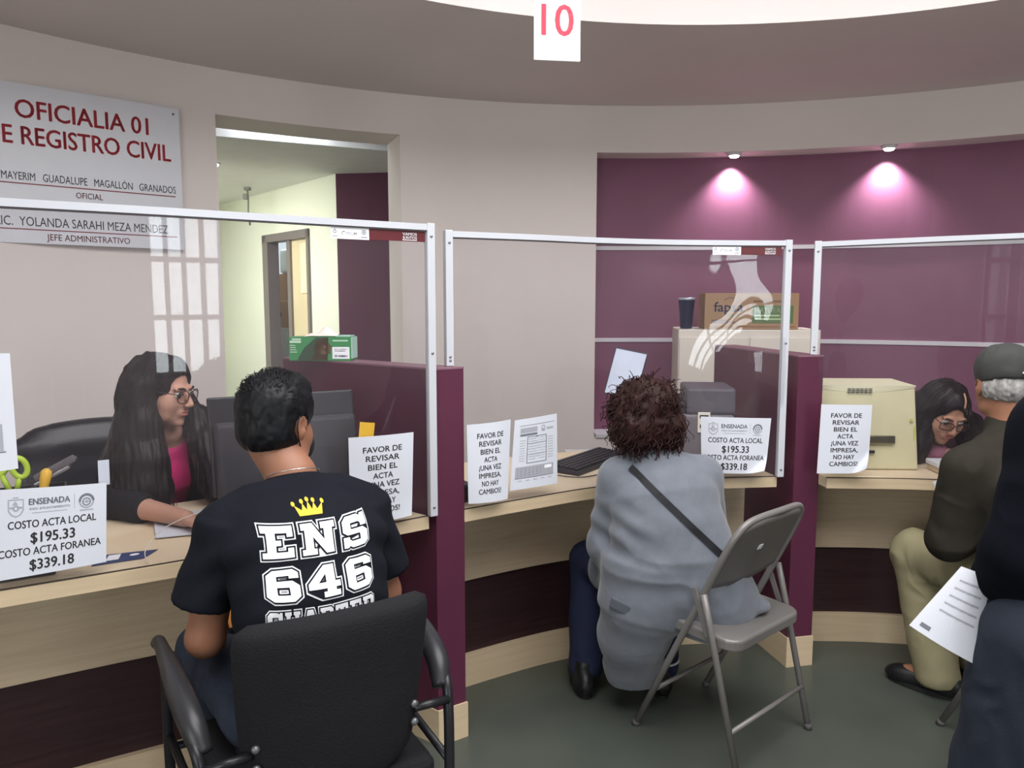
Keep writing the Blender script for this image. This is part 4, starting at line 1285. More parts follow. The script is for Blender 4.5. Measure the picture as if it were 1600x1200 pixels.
# backrest: rounded shield, gently curved
NX, NZ = 26, 30
def back_xyz(a, b, side):
    # a -1..1 across, b 0..1 up
    z = 0.43+0.422*b
    wtop = 0.216
    w = wtop-0.03*(1-b)**1.5
    if b < 0.22: w *= math.sqrt(max(0, 1-((0.22-b)/0.22)**2.6))*0.62+0.38
    if b > 0.86: w *= math.sqrt(max(0, 1-((b-0.86)/0.14)**3))*0.16+0.84
    x = a*w
    zz = z + (0.012*(1-a*a) if b > 0.5 else -0.02*(1-a*a)*(1-b*2))
    y = -0.215-0.06*(b-0.3)+0.045*a*a
    th = 0.034*(max(0.0, 1-abs(a)**5)*max(0.0, 1-abs(2*b-1)**7))**0.5
    return (x, y+side*th-(0 if side > 0 else 0.0), zz)
v = []; f = []
for side in (-1, 1):
    for j in range(NZ+1):
        for i in range(NX+1): v.append(back_xyz(-1+2*i/NX, j/NZ, side))
n1 = (NX+1)*(NZ+1)
for j in range(NZ):
    for i in range(NX):
        a = j*(NX+1)+i
        f.append([a, a+1, a+NX+2, a+NX+1]); f.append([n1+a, n1+a+NX+1, n1+a+NX+2, n1+a+1])
bk = pydata('backrest', v, f, M_FABRIC, e, True)
k = 0
for x in (-0.175, 0.175):
    for z in (0.545, 0.588):
        mb = MB(); mb.lathe((x, -0.213, z), [(0.009, -0.002), (0.009, 0.003), (0.006, 0.007), (0.002, 0.008)], 14, M=Matrix.Rotation(PI/2, 3, 'X'))
        mb.build('bolt', M_BOLT, bk)
mb = MB(); mb.box((0, 0.02, 0.405), (0.47, 0.46, 0.075), 0, 0.035, seg=4); mb.build('seat', M_FABRIC, e)
for sx in (-1, 1):
    mb = MB()
    mb.tube(smooth_path([(sx*.245, -.255, 0.002), (sx*.262, -.215, .30), (sx*.275, -.185, .54), (sx*.285, -.14, .605), (sx*.29, -.02, .632), (sx*.29, .16, .642)], 8), 0.0125, 12)
    mb.build('leg', M_TUBE, e)
    mb = MB(); mb.tube(smooth_path([(sx*.285, .255, 0.002), (sx*.288, .25, .3), (sx*.29, .235, .58), (sx*.29, .18, .642), (sx*.29, .12, .645)], 8), 0.0125, 12)
    mb.build('leg', M_TUBE, e)
    mb = MB(); pts = smooth_path([(sx*.268, -.16, .580), (sx*.28, -.115, .628), (sx*.29, -.02, .655), (sx*.295, .10, .668), (sx*.30, .22, .672), (sx*.302, .265, .655)], 8)
    n = len(pts); rs = [0.016+0.012*math.sin(PI*min(1, (i/(n-1))*1.2+0.12)) if i < n-2 else 0.014-0.006*(i-n+2) for i in range(n)]
    mb.tube(pts, 0.02, 14, rs=rs); mb.build('armrest', M_ARM, e)
    mb = MB(); mb.tube([(sx*.265, -.2, .42), (sx*.286, .245, .42)], 0.010, 10); mb.build('side_rail', M_TUBE, e)
    mb = MB(); mb.tube([(sx*.18, -.20, .57), (sx*.272, -.19, .56)], 0.010, 10); mb.build('back_bracket', M_TUBE, e)
mb = MB(); mb.tube([(-.286, .22, .40), (.286, .22, .40)], 0.010, 10); mb.build('stretcher', M_TUBE, e)

# grey metal folding chair
M_FOLD = mat('grey_enamel', '#757270', 0.38, 0.15, vary=0.04)
M_FOLDD = mat('grey_enamel_panel', '#6b6866', 0.42, 0.1, vary=0.04)
M_CAPR = mat('rubber_foot', '#4a4847', 0.7)
def folding_chair(loc, rz, label, g=None):
    e = empty('folding_chair', loc, rz, label, 'chair', g)
    T = lambda x, z: (x, 0.205-0.385*z/0.80, z)     # slanted front-leg tube
    # front legs continue up as the hoop of the back
    mb = MB()
    pts = [T(-.212, .004), T(-.212, .30), T(-.208, .60)]
    arc = smooth_path([T(-.208, .60), T(-.206, .70), T(-.19, .775), T(-.14, .812), (0, T(0, .822)[1]-0.012, .824), T(.14, .812), T(.19, .775), T(.206, .70), T(.208, .60)], 8)
    mb.tube(pts[:-1]+arc+[T(.212, .30), T(.212, .004)], 0.0115, 12); mb.build('frame', M_FOLD, e)
    # curved back panel
    NX, NZ = 20, 10; v = []; f = []
    for side in (0.0035, -0.0035):
        for j in range(NZ+1):
            for i in range(NX+1):
                a = -1+2*i/NX; b = j/NZ
                zt = .815-.05*abs(a)**4; zb = .565+.012*a*a
                z = zb+(zt-zb)*b; y = T(0, z)[1]-0.018*(1-a*a)+side
                v.append((a*.203, y, z))
    n1 = (NX+1)*(NZ+1)
    for j in range(NZ):
        for i in range(NX):
            q = j*(NX+1)+i
            f.append([q, q+NX+1, q+NX+2, q+1]); f.append([n1+q, n1+q+1, n1+q+NX+2, n1+q+NX+1])
    per = [i for i in range(NX)]+[NX+j*(NX+1) for j in range(NZ)]+[n1-1-i for i in range(NX)]+[(NZ-j)*(NX+1) for j in range(NZ)]
    for a, b in zip(per, per[1:]+per[:1]): f.append([a, b, b+n1, a+n1])
    bp = pydata('backrest', v, f, M_FOLDD, e, True)
    mb = MB(); mb.box((-.035, T(0, .70)[1]-0.0235, .70), (.024, .002, .018), M=Matrix.Rotation(math.radians(26), 3, 'X')); o = mb.build('label', M_WHITE, bp); o['label'] = 'small white label'
    # seat: pan with rolled edge
    mb = MB()
    bm = bmesh.new(); bmesh.ops.create_cube(bm, size=1)
    for q in bm.verts: q.co = Vector((q.co.x*.415, q.co.y*.395, q.co.z*.034))
    vert = [ed for ed in bm.edges if abs(ed.verts[0].co.z-ed.verts[1].co.z) > .02]
    bmesh.ops.bevel(bm, geom=vert, offset=.055, segments=6, affect='EDGES', profile=.5)
    bmesh.ops.bevel(bm, geom=[ed for ed in bm.edges if all(w.co.z > .016 for w in ed.verts)], offset=.010, segments=3, affect='EDGES', profile=.5)
    bm.verts.ensure_lookup_table()
    S = Matrix.Rotation(math.radians(3), 3, 'X')
    mb.add([S @ q.co + Vector((0, .012, .425)) for q in bm.verts], [[w.index for w in fc.verts] for fc in bm.faces]); bm.free()
    mb.build('seat', M_FOLD, e)
    for sx in (-1, 1):
        mb = MB(); mb.tube([(sx*.222, -.215, .004), (sx*.226, -.10, .47), (sx*.226, -.075, .565)], 0.011, 12); lg = mb.build('leg', M_FOLD, e)
        mb = MB(); mb.tube([(sx*.222, -.216, .0), (sx*.222, -.2125, .02)], 0.0135, 12); mb.build('rubber_foot', M_CAPR, lg)
        mb = MB(); mb.box((sx*.219, -.06, .50), (.006, .02, .16), 0, .002, M=Matrix.Rotation(math.radians(-22), 3, 'X')); mb.build('hinge_link', M_FOLD, e)
        mb = MB(); mb.tube([T(sx*.212, .0), T(sx*.212, .02)], 0.0135, 12); mb.build('rubber_foot', M_CAPR, e)
    mb = MB(); mb.tube([(-.222, -.185, .145), (.222, -.185, .145)], 0.008, 10); mb.build('rear_stretcher', M_FOLD, e)
    mb = MB(); mb.tube([T(-.21, .16), T(.21, .16)], 0.008, 10); mb.build('front_stretcher', M_FOLD, e)
    return e
folding_chair((0.731, 2.567, 0), math.radians(41.3), 'grey metal folding chair under the woman in the grey coat')
folding_chair((1.80, 2.50, 0), math.radians(28), 'folding chair under the man in the cap, mostly hidden')

# clerks' office chairs
M_LEATH = mat('black_leatherette', '#16171f', 0.36, vary=0.08, bump=0.1, bscale=120)
def office_chair(loc, rz, label, top=1.03):
    e = empty('office_chair', loc, rz, label, 'chair', None)
    F = Field((-.36, -.42, .35), (.36, .36, top+.06), .012)
    F.loft([((0, -.20, .50), .25, .05), ((0, -.25, .70), .28, .055), ((0, -.29, top-.10), .285, .05), ((0, -.30, top-.045), .24, .045)], (1, 0, 0), k=0.03)
    grow(F, 'backrest', M_LEATH, e, 3)
    F = Field((-.34, -.34, .33), (.34, .36, .58), .012); F.loft([((0, -.22, .455), .25, .05), ((0, .22, .465), .27, .055)], (1, 0, 0)); grow(F, 'seat', M_LEATH, e, 3)
    mb = MB(); mb.lathe((0, 0, .08), [(.035, 0), (.035, .14), (.022, .141), (.022, .34)], 18); mb.build('gas_column', M_BLK, e)
    for sx in (-1, 1):
        mb = MB(); mb.tube(smooth_path([(sx*.24, .05, .43), (sx*.31, .06, .50), (sx*.31, .06, .64), (sx*.31, .16, .67), (sx*.31, -.14, .67)], 6), .018, 10); mb.build('armrest', M_BLK, e)
    for k in range(5):
        a = 2*PI*k/5+.3; c, s = math.cos(a), math.sin(a)
        mb = MB(); mb.tube([(0.03*c, .03*s, .12), (.27*c, .27*s, .075)], .02, 8, rs=[.024, .015]); lg = mb.build('base_arm', M_BLK, e)
        mb = MB(); mb.lathe((.27*c, .27*s, .027), [(.026, -.018), (.027, 0), (.026, .018)], 16, M=Matrix.Rotation(a, 3, 'Z') @ Matrix.Rotation(PI/2, 3, 'Y')); mb.build('caster', M_BLK, lg)
    return e
office_chair((-1.515, 2.880, 0), math.radians(-138), 'big black padded office chair behind the clerk in the pink top', 1.02)
office_chair((1.995, 3.83, 0), math.radians(178), 'dark office chair behind the clerk with glasses at the right counter', 1.02)
# ================================================================= people
def skin_mat(name, color):
    m = mat(name, color, 0.5, vary=0.05, scale=14, spec=0.35, bump=0.05, bscale=160)
    b = m.node_tree.nodes['Principled BSDF']
    b.inputs['Subsurface Weight'].default_value = 0.08
    b.inputs['Subsurface Radius'].default_value = (0.01, 0.004, 0.002)
    return m
def hair_mat(name, color, sheen=0.32):
    m = mat(name, color, sheen, vary=0.35, scale=60, stretch=(1, 1, 0.12), spec=0.22)
    return m
M_EYE = mat('eye_white', '#d9d2cc', 0.2, vary=0.01)
M_IRIS = mat('dark_iris', '#21140f', 0.15)

class Frame:
    """a head's own axes: +Y face, +X its right, +Z crown"""
    def __init__(s, c, R, k=1.0): s.c = np.array(c, float); s.R = np.array(R); s.k = k
    def p(s, x, y, z): return s.c + s.R @ (np.array((x, y, z))*s.k)
    def r(s, *a): return tuple(v*s.k for v in a)

def head(F, H, male=False, ears=True):
    k = H.k
    E = lambda c, r, kk=.012, sub=False, R=None: F.ell(H.p(*c), H.r(*r), H.R if R is None else H.R @ R, kk*k, sub)
    E((0, -.012, .030), (.074, .094, .088))
    E((0, .030, -.030), (.060, .062, .078), .02)
    E((0, .052, -.080), (.036 if male else .031, .034, .034), .02)
    E((0, .074, -.098), (.018, .016, .014), .012)
    for s in (-1, 1):
        E((s*.041, .046, -.032), (.028, .034, .038), .018)           # cheek
        E((s*.045, .02, -.075), (.022, .045, .025), .02)               # jaw
        E((s*.028, .083, .024), (.024, .012, .008), .012)             # brow
    for s in (-1, 1): E((s*.031, .103, .004), (.019, .016, .010), .008, True)   # sockets
    F.cone(H.p(0, .088, .016), H.p(0, .112, -.026), .008*k, .0105*k, .008*k)    # nose
    E((0, .113, -.029), (.010, .010, .008), .005)
    for s in (-1, 1): E((s*.011, .104, -.032), (.008, .010, .007), .004)
    E((0, .0865, -.060), (.026, .012, .015), .010)                     # mouth mound
    E((0, .0945, -.0555), (.019, .007, .0045), .003)                  # upper lip
    E((0, .0935, -.0655), (.017, .007, .0055), .003)                  # lower lip
    E((0, .104, -.0605), (.022, .010, .0012), .002, True)
    E((0, .098, -.078), (.016, .008, .005), .006, True)
    if ears:
        for s in (-1, 1):
            Re = rotm(s*-22, 0, 0)
            E((s*.078, -.012, .0), (.010, .020, .032), .004, False, Re)
            E((s*.076, -.006, -.026), (.008, .011, .014), .004, False, Re)
            E((s*.086, -.007, .002), (.006, .010, .018), .003, True, Re)
def eyes(H, parent, look=(0, 0)):
    for s in (-1, 1):
        c = H.p(s*.031, .0800, .003)
        ax = H.R @ rotm(look[0], look[1])
        V = []; Fc = []; mi = []
        n, m = 16, 12
        for i in range(m+1):
            th = PI*i/m
            for j in range(n):
                ph = 2*PI*j/n
                V.append(c+ax @ (np.array((math.sin(th)*math.cos(ph), math.cos(th), math.sin(th)*math.sin(ph)))*.0125*H.k))
        for i in range(m):
            for j in range(n):
                Fc.append([i*n+j, i*n+(j+1) % n, (i+1)*n+(j+1) % n, (i+1)*n+j]); mi.append(1 if i < 3 else 0)
        pydata('eye', V, Fc, [M_EYE, M_IRIS], parent, True, mi)
def face_details(H, parent, lipc, browm):
    ml = mat('lip_'+lipc[1:], lipc, 0.4)
    F = Field(H.c-.16*H.k, H.c+.16*H.k, .0022)
    F.ell(H.p(0, .0952, -.0552), H.r(.0195, .0075, .0048), H.R, .001); F.ell(H.p(0, .0942, -.0660), H.r(.0175, .0075, .0056), H.R, .001)
    F.ell(H.p(0, .106, -.0606), H.r(.022, .010, .0010), H.R, .001, True)
    grow(F, 'lips', ml, parent, 1)
    for s in (-1, 1):
        mb = MB(); mb.tube(smooth_path([H.p(s*.014, .0985, .022), H.p(s*.028, .0975, .0275), H.p(s*.042, .088, .026), H.p(s*.049, .078, .020)], 5), .003, 8, rs=[.0022+.0016*math.sin(PI*i/15) for i in range(16)])
        mb.build('eyebrow', browm, parent)
        mb = MB(); mb.tube(smooth_path([H.p(s*.018, .0925, .004), H.p(s*.031, .0955, .0105), H.p(s*.045, .0865, .005)], 6), .0022, 8); mb.build('eyelid', browm, parent)
def glasses(H, parent, m, rx=.0265, rz=.021, dz=0.0, yy=.109, square=2.6):
    e = None
    mb = MB()
    for s in (-1, 1):
        pts = []
        for k in range(28):
            a = 2*PI*k/28
            cx = math.copysign(abs(math.cos(a))**(2/square), math.cos(a)); cz = math.copysign(abs(math.sin(a))**(2/square), math.sin(a))
            pts.append(H.p(s*.034+cx*rx, yy-.010*((s*.034+cx*rx)/.06)**2, dz+cz*rz))
        mb.tube(pts, .0019*H.k, 8, close=True)
    mb.tube(smooth_path([H.p(-.0085, yy, dz+.006), H.p(0, yy+.003, dz+.009), H.p(.0085, yy, dz+.006)], 4), .0018*H.k, 8)
    g = mb.build('glasses', m, parent)
    for s in (-1, 1):
        mb = MB(); mb.tube(smooth_path([H.p(s*.0605, yy-.011, dz+.010), H.p(s*.074, .06, dz+.012), H.p(s*.080, .005, dz+.010), H.p(s*.081, -.03, dz-.012)], 6), .0017*H.k, 8); mb.build('temple', m, g)
        V = [H.p(s*.034, yy-.003, dz)]+[H.p(s*.034+math.cos(2*PI*k/24)*rx*.96, yy-.003-.010*((s*.034+math.cos(2*PI*k/24)*rx)/.06)**2, dz+math.sin(2*PI*k/24)*rz*.96) for k in range(24)]
        pydata('lens', V, [[0, 1+k, 1+(k+1) % 24] for k in range(24)], MATS['lens_glass'], g)
mat_sheet('lens_glass', '#fbfbfb', 0.0, 0.02, 1.3)

def unit(v):
    v = np.array(v, float); return v/np.linalg.norm(v)
def hand(F, w, f, n, right=True, curl=.35, s=1.0, spread=.10, thumb_in=0.3):
    """palm and five fingers: f = pointing direction, n = back-of-hand direction"""
    w = np.array(w, float); f = unit(f); n = np.array(n, float); n = unit(n-f*(n@f))
    t = np.cross(n, f) if right else np.cross(f, n)
    offs = (.029, .0095, -.0105, -.029)
    lens = ((.042, .026, .021), (.046, .029, .022), (.042, .027, .021), (.033, .021, .018))
    fw = (.088, .092, .087, .078)
    tips = []
    for i in range(4):
        b = w+f*.012*s+t*offs[i]*.55*s
        kn = w+f*fw[i]*s+t*offs[i]*s
        F.cone(b, kn, .0135*s, .0115*s, .012)
        d = unit(f+t*offs[i]*spread*25)
        p = kn; a = 0
        cc = curl*(1+.12*i)
        for j, L in enumerate(lens[i]):
            a += cc*(.8 if j == 0 else 1.0)
            dd = d*math.cos(a)-n*math.sin(a)
            q = p+dd*L*s
            F.cone(p, q, (.0088, .0080, .0072)[j]*s, (.0082, .0074, .0062)[j]*s, .003)
            p = q
        tips.append(p)
    b = w+f*.022*s+t*.022*s-n*.006*s
    d = unit(f*.75+t*(.75-.5*thumb_in)-n*(.25+.5*thumb_in))
    p = b
    for L, r0, r1 in ((.040, .0135, .0110), (.032, .0105, .0092), (.025, .0092, .0070)):
        q = p+d*L*s; F.cone(p, q, r0*s, r1*s, .006); p = q
        d = unit(d*.9+f*.25-t*.12)
    return tips
def shoe(parent, heel, toe, m, ms, name='shoe', h=.075):
    """heel and toe points on the ground"""
    heel = np.array(heel, float); toe = np.array(toe, float)
    d = toe-heel; L = np.linalg.norm(d); d /= L; sd = np.array((d[1], -d[0], 0))
    F = Field(np.minimum(heel, toe)-.09, np.maximum(heel, toe)+.16, .006)
    P = lambda t, z: heel+d*L*t+np.array((0, 0, z))
    F.ell(P(.16, .045), (.058, .040, .055), np.c_[d, sd, (0, 0, 1)], .02)
    F.ell(P(.55, .035), (.11, .043, .042), np.c_[d, sd, (0, 0, 1)], .02)
    F.ell(P(.80, .030), (.065, .045, .034), np.c_[d, sd, (0, 0, 1)], .02)
    F.cone(P(.20, .05), P(.22, .11), .040, .042, .02, flat=False)
    F.cut(P(0, .016), (0, 0, -1))
    o, _, _ = grow(F, name, m, parent, 2)
    mb = MB(); pl = []
    for k in range(28):
        a = 2*PI*k/28
        t = .5+.5*math.cos(a)*1.0; w = (.044 if math.cos(a) > -.2 else .039)*math.copysign(abs(math.sin(a))**.8, math.sin(a))
        q = heel+d*L*t+sd*w; pl.append((q[0], q[1]))
    mb.prism(pl, heel[2]+.001, heel[2]+.020); mb.build('sole', ms, o)
    return o
def folds(amp, f1=(14, 14, 7), f2=(30, 30, 16), seed=1):
    def g(V, N):
        w = vnoise(V*np.array(f1)+vnoise(V*9, seed+5)[:, None]*.9, seed)
        r = 1-np.abs(w)*1.6
        return amp*(r*.75+.35*vnoise(V*np.array(f2), seed+2))
    return g
def hair_disp(amp, freq, seed=3):
    return lambda V, N: amp*vnoise(V*np.array(freq), seed)+amp*.5*vnoise(V*np.array(freq)*2.1, seed+1)
def person(loc, rz, label): return empty('person', loc, rz, label, 'person')
M_JEANS = mat('dark_jeans', '#1f2838', 0.8, vary=0.15, scale=20, bump=0.2, bscale=300)
M_BLKSHOE = mat('black_shoe', '#141416', 0.4, vary=0.05)
M_SOLE = mat('dark_sole', '#1c1b1b', 0.7)

# ---------------------------------------------------------------- man in the black printed shirt (from behind)
pB = person((-0.50, 1.80, 0), math.radians(30), 'person in a black T-shirt with white lettering, seen from behind in the black armchair')
SK = skin_mat('tan_skin', '#8a5f4a')
HB = Frame((-0.017, 0.165, 1.185), rotm(-50, -8, 0), 1.0)
F = Field((-.42, -.25, .0), (.42, .72, 1.37), .0055)
head(F, HB, True)
F.limb([HB.p(0, -.02, -.055), (0, .105, 1.06), (0, .08, .99)], [.056, .057, .06], .02)
F.loft([((0, -.03, .50), .16, .11), ((0, -.05, .70), .15, .095), ((0, -.02, .90), .165, .10), ((0, .04, .99), .12, .055)], (1, 0, 0))
F.limb([(0.05, .085, 1.015), (.15, .06, .955)], [.030, .036]); F.limb([(-.05, .085, 1.015), (-.15, .06, .955)], [.030, .036])
F.limb([(-.17, .06, .97), (-.222, .075, .70), (-.195, .30, .605)], [.05, .044, .029], .015)
F.limb([(-.220, .085, .69), (-.208, .18, .655)], [.040, .042], .015)
F.limb([(.17, .06, .97), (.232, .09, .72), (.15, .31, .66)], [.05, .044, .029], .015)
hand(F, (-.185, .325, .595), (.35, .9, -.25), (-.3, .2, .9), False, .45)
hand(F, (.15, .33, .655), (-.5, .85, -.15), (.1, .2, .95), True, .45)
for s in (-1, 1):
    F.limb([(s*.10, .0, .52), (s*.17, .40, .52), (s*.16, .34, .09)], [.085, .06, .04], .03)
    F.cone((s*.16, .33, .06), (s*.165, .46, .03), .035, .025, .02)
body, _, _ = grow(F, 'body', SK, pB, 1)
# T-shirt
M_TEE = mat('black_cotton', '#12141c', 0.88, vary=0.08, scale=12, bump=0.1, bscale=240, spec=0.15)
F = Field((-.42, -.25, .42), (.42, .30, 1.14), .006)
F.loft([((0, -.03, .47), .175, .130), ((0, -.055, .62), .165, .116), ((0, -.055, .80), .172, .114), ((0, -.01, .92), .182, .108), ((0, .045, 1.00), .15, .078)], (1, 0, 0), k=.03)
for s in (-1, 1):
    F.cone((s*.05, .085, 1.030), (s*.172, .06, .975), .044, .054, .035)
    F.cone((s*.172, .06, .975), (s*.228, .072, .785), .058, .068, .03, flat=True)
F.limb([(0, .072, .985), (0, .088, 1.035), (0, .10, 1.065)], [.085, .076, .068], .03)
F.cut_box((-.11, -.1, 1.0), (.11, .3, 1.14), (0, .06, 1.064), (0, .38, 1))
def tee_folds(V, N):
    d = folds(.004, (9, 9, 6), (22, 22, 14), 11)(V, N)
    low = np.clip((.80-V[:, 2])/.3, 0, 1)
    d += low*.006*np.sin(38*V[:, 2]+9*V[:, 0]+2*np.sin(14*V[:, 0]))
    for s in (-1, 1):    # creases at the armpits
        r = np.sqrt((V[:, 0]-s*.17)**2+(V[:, 2]-.88)**2)
        d += .005*np.exp(-(r/.08)**2)*np.sin(90*(V[:, 0]*s*.6+V[:, 2]*.8))
    return d
tee, TV, TQ = grow(F, 't_shirt', M_TEE, pB, 3, tee_folds)
mb = MB(); mb.tube([(.066*math.cos(a)*1.02, .098+.070*math.sin(a), 1.050-.027*math.sin(a)) for a in [2*PI*k/36 for k in range(36)]], .0075, 8, close=True)
mb.build('collar', M_TEE, tee)
# print on the back
LET = {
 'E': ([(0,0),(6,0),(6,2.6),(4.8,2.6),(4.8,1.6),(2.6,1.6),(2.6,3.3),(3.6,3.3),(3.6,4.7),(2.6,4.7),(2.6,6.4),(4.8,6.4),(4.8,5.4),(6,5.4),(6,8),(0,8),(0,6.4),(.9,6.4),(.9,1.6),(0,1.6)], [], 6),
 'N': ([(0,0),(3,0),(3,1.5),(2.4,1.5),(2.4,4.6),(4.9,0),(6.6,0),(6.6,6.5),(7.2,6.5),(7.2,8),(4.2,8),(4.2,6.5),(4.8,6.5),(4.8,3.6),(2.5,8),(0,8),(0,6.5),(.7,6.5),(.7,1.5),(0,1.5)], [], 7.2),
 'S': ([(0,0),(1,0),(1.4,.5),(2,0),(5,0),(6,1),(6,3.8),(5,4.8),(2,4.8),(1.9,5.2),(1.9,6.3),(3.9,6.3),(4.4,5.9),(4.4,5.2),(5.9,5.2),(5.9,8),(4.9,8),(4.6,7.5),(4,8),(1,8),(0,7),(0,4.3),(1,3.4),(4,3.4),(4.1,3),(4.1,1.7),(2,1.7),(1.5,2.2),(1.5,2.9),(0,2.9)], [], 6),
 '6': ([(1.2,0),(4.8,0),(6,1.2),(6,3.8),(4.8,5),(1.9,5),(1.9,6.3),(4.2,6.3),(4.2,5.6),(6,5.6),(6,7),(5,8),(1.2,8),(0,6.8),(0,1.2)], [[(1.9,1.6),(4.1,1.6),(4.1,3.4),(1.9,3.4)]], 6),
 '4': ([(2.8,0),(6.2,0),(6.2,1.4),(5.4,1.4),(5.4,2.2),(6.4,2.2),(6.4,3.7),(5.4,3.7),(5.4,8),(3.4,8),(0,3.6),(0,2.2),(3.5,2.2),(3.5,1.4),(2.8,1.4)], [[(2,3.7),(3.5,3.7),(3.5,5.8)]], 6.4),
 'C': ([(1.2,0),(4.8,0),(6,1.2),(6,3),(4.2,3),(4.2,1.7),(1.9,1.7),(1.9,6.3),(4.2,6.3),(4.2,5.2),(6,5.2),(6,8),(5,8),(4.6,7.5),(4,8),(1.2,8),(0,6.8),(0,1.2)], [], 6),
 'H': ([(0,0),(2.8,0),(2.8,1.4),(2.3,1.4),(2.3,3.2),(4.2,3.2),(4.2,1.4),(3.7,1.4),(3.7,0),(6.5,0),(6.5,1.4),(6,1.4),(6,6.6),(6.5,6.6),(6.5,8),(3.7,8),(3.7,6.6),(4.2,6.6),(4.2,4.8),(2.3,4.8),(2.3,6.6),(2.8,6.6),(2.8,8),(0,8),(0,6.6),(.5,6.6),(.5,1.4),(0,1.4)], [], 6.5),
 'A': ([(0,0),(2.6,0),(2.6,1.4),(2.2,1.4),(2.4,2.2),(4.4,2.2),(4.6,1.4),(4.2,1.4),(4.2,0),(6.8,0),(6.8,1.4),(6.3,1.4),(4.6,8),(2.2,8),(.5,1.4),(0,1.4)], [[(2.8,3.6),(4,3.6),(3.4,6)]], 6.8),
 'P': ([(0,0),(3,0),(3,1.4),(2.3,1.4),(2.3,2.8),(5,2.8),(6,3.8),(6,7),(5,8),(0,8),(0,6.6),(.5,6.6),(.5,1.4),(0,1.4)], [[(2.3,4.3),(4.2,4.3),(4.2,6.5),(2.3,6.5)]], 6),
 'T': ([(1.6,0),(4.6,0),(4.6,1.4),(4,1.4),(4,6.4),(4.8,6.4),(4.8,5.2),(6.2,5.2),(6.2,8),(0,8),(0,5.2),(1.4,5.2),(1.4,6.4),(2.2,6.4),(2.2,1.4),(1.6,1.4)], [], 6.2),
 'R': ([(0,0),(2.8,0),(2.8,1.4),(2.3,1.4),(2.3,2.8),(3.2,2.8),(4.2,0),(6.4,0),(6.4,1.4),(5.8,1.4),(5,3),(6,4),(6,7),(5,8),(0,8),(0,6.6),(.5,6.6),(.5,1.4),(0,1.4)], [[(2.3,4.4),(4.2,4.4),(4.2,6.5),(2.3,6.5)]], 6.4),
}
def area2(p): return sum(p[i][0]*p[(i+1) % len(p)][1]-p[(i+1) % len(p)][0]*p[i][1] for i in range(len(p)))
def offset_poly(p, d):
    """mitred outline, d > 0 grows a counter-clockwise polygon"""
    if area2(p) < 0: p = p[::-1]
    n = len(p); out = []
    for i in range(n):
        a, b, c = [np.array(p[(i+q) % n], float) for q in (-1, 0, 1)]
        n1 = unit((b-a)[::-1]*np.array((1, -1))); n2 = unit((c-b)[::-1]*np.array((1, -1)))
        m = n1+n2; L = m@m
        m = m*2/L if L > .35 else unit(m)*2
        out.append(tuple(b+m*d))
    return out
bvh = BVHTree.FromPolygons([tuple(q) for q in TV], [tuple(int(i) for i in q) for q in TQ])
def on_back(pr, name, m, lift, parent):
    bm = bmesh.new()
    vs = [bm.verts.new((p[0], p[1], 0)) for p in pr.v]
    for q in pr.f:
        try: bm.faces.new([vs[i] for i in q])
        except ValueError: pass
    for _ in range(6):
        lg = [ed for ed in bm.edges if ed.calc_length() > .008]
        if not lg: break
        bmesh.ops.subdivide_edges(bm, edges=lg, cuts=1); bmesh.ops.triangulate(bm, faces=bm.faces[:])
    for q in bm.verts:
        hit = bvh.ray_cast(Vector((q.co.x, -.6, q.co.y)), Vector((0, 1, 0)))
        q.co = (hit[0]+(hit[1] if hit[1].y < 0 else -hit[1])*lift) if hit[0] is not None else Vector((q.co.x, -.17, q.co.y))
    bm.normal_update()
    me = bpy.data.meshes.new(name); bm.to_mesh(me); bm.free()
    return link_mesh(name, me, m, parent)
def word(layers, chars, x0, x1, z0, z1, o_out, o_mid, gap):
    ws = [LET[c][2] for c in chars]; tot = sum(ws)+gap*(len(chars)-1)
    sx = (x1-x0)/tot; sz = (z1-z0)/8.0; x = x0
    for c in chars:
        out, holes, w = LET[c]
        tr = lambda P: [(x+p[0]*sx, z0+p[1]*sz) for p in P]
        O = tr(out); Hs = [tr(h) for h in holes]
        for pr, d in ((layers[0], o_out), (layers[1], o_mid), (layers[2], 0)):
            pr.poly(offset_poly(O, d) if d else O, [offset_poly(h, -d) for h in Hs] if d < .004 or True else [])
        x += (w+gap)*sx
L3 = [Print(), Print(), Print()]
word(L3, 'ENS', -.118, .122, .927, .991, .0062, .0034, 1.7)
word(L3, '646', -.118, .120, .840, .903, .0062, .0034, 1.6)
word(L3, 'CHAPTER', -.122, .116, .776, .820, .0045, .0025, 1.0)
M_TPW = mat('worn_white_print', '#dfe1e6', 0.75, vary=0.12, scale=30)
on_back(L3[0], 'print_outline', M_TPW, .0012, tee)
on_back(L3[1], 'print_gap', M_TEE, .0027, tee)
on_back(L3[2], 'print_letters', M_TPW, .0042, tee)
pr = Print()
cr = [(-.038, .0), (.038, .0), (.048, .030), (.026, .015), (.019, .034), (.009, .015), (0, .038), (-.009, .015), (-.019, .034), (-.026, .015), (-.048, .030)]
pr.poly([(p[0]*.68-.004, p[1]*.64+1.006) for p in cr])
for p in ((-.050, .034), (-.020, .039), (0, .043), (.020, .039), (.050, .034)): pr.disc(p[0]*.68-.004, p[1]*.64+1.006, .0042, 0, 10)
o = on_back(pr, 'crown_print', mat('yellow_print', '#d6b432', 0.7), .0014, tee); o['label'] = 'small yellow crown print'
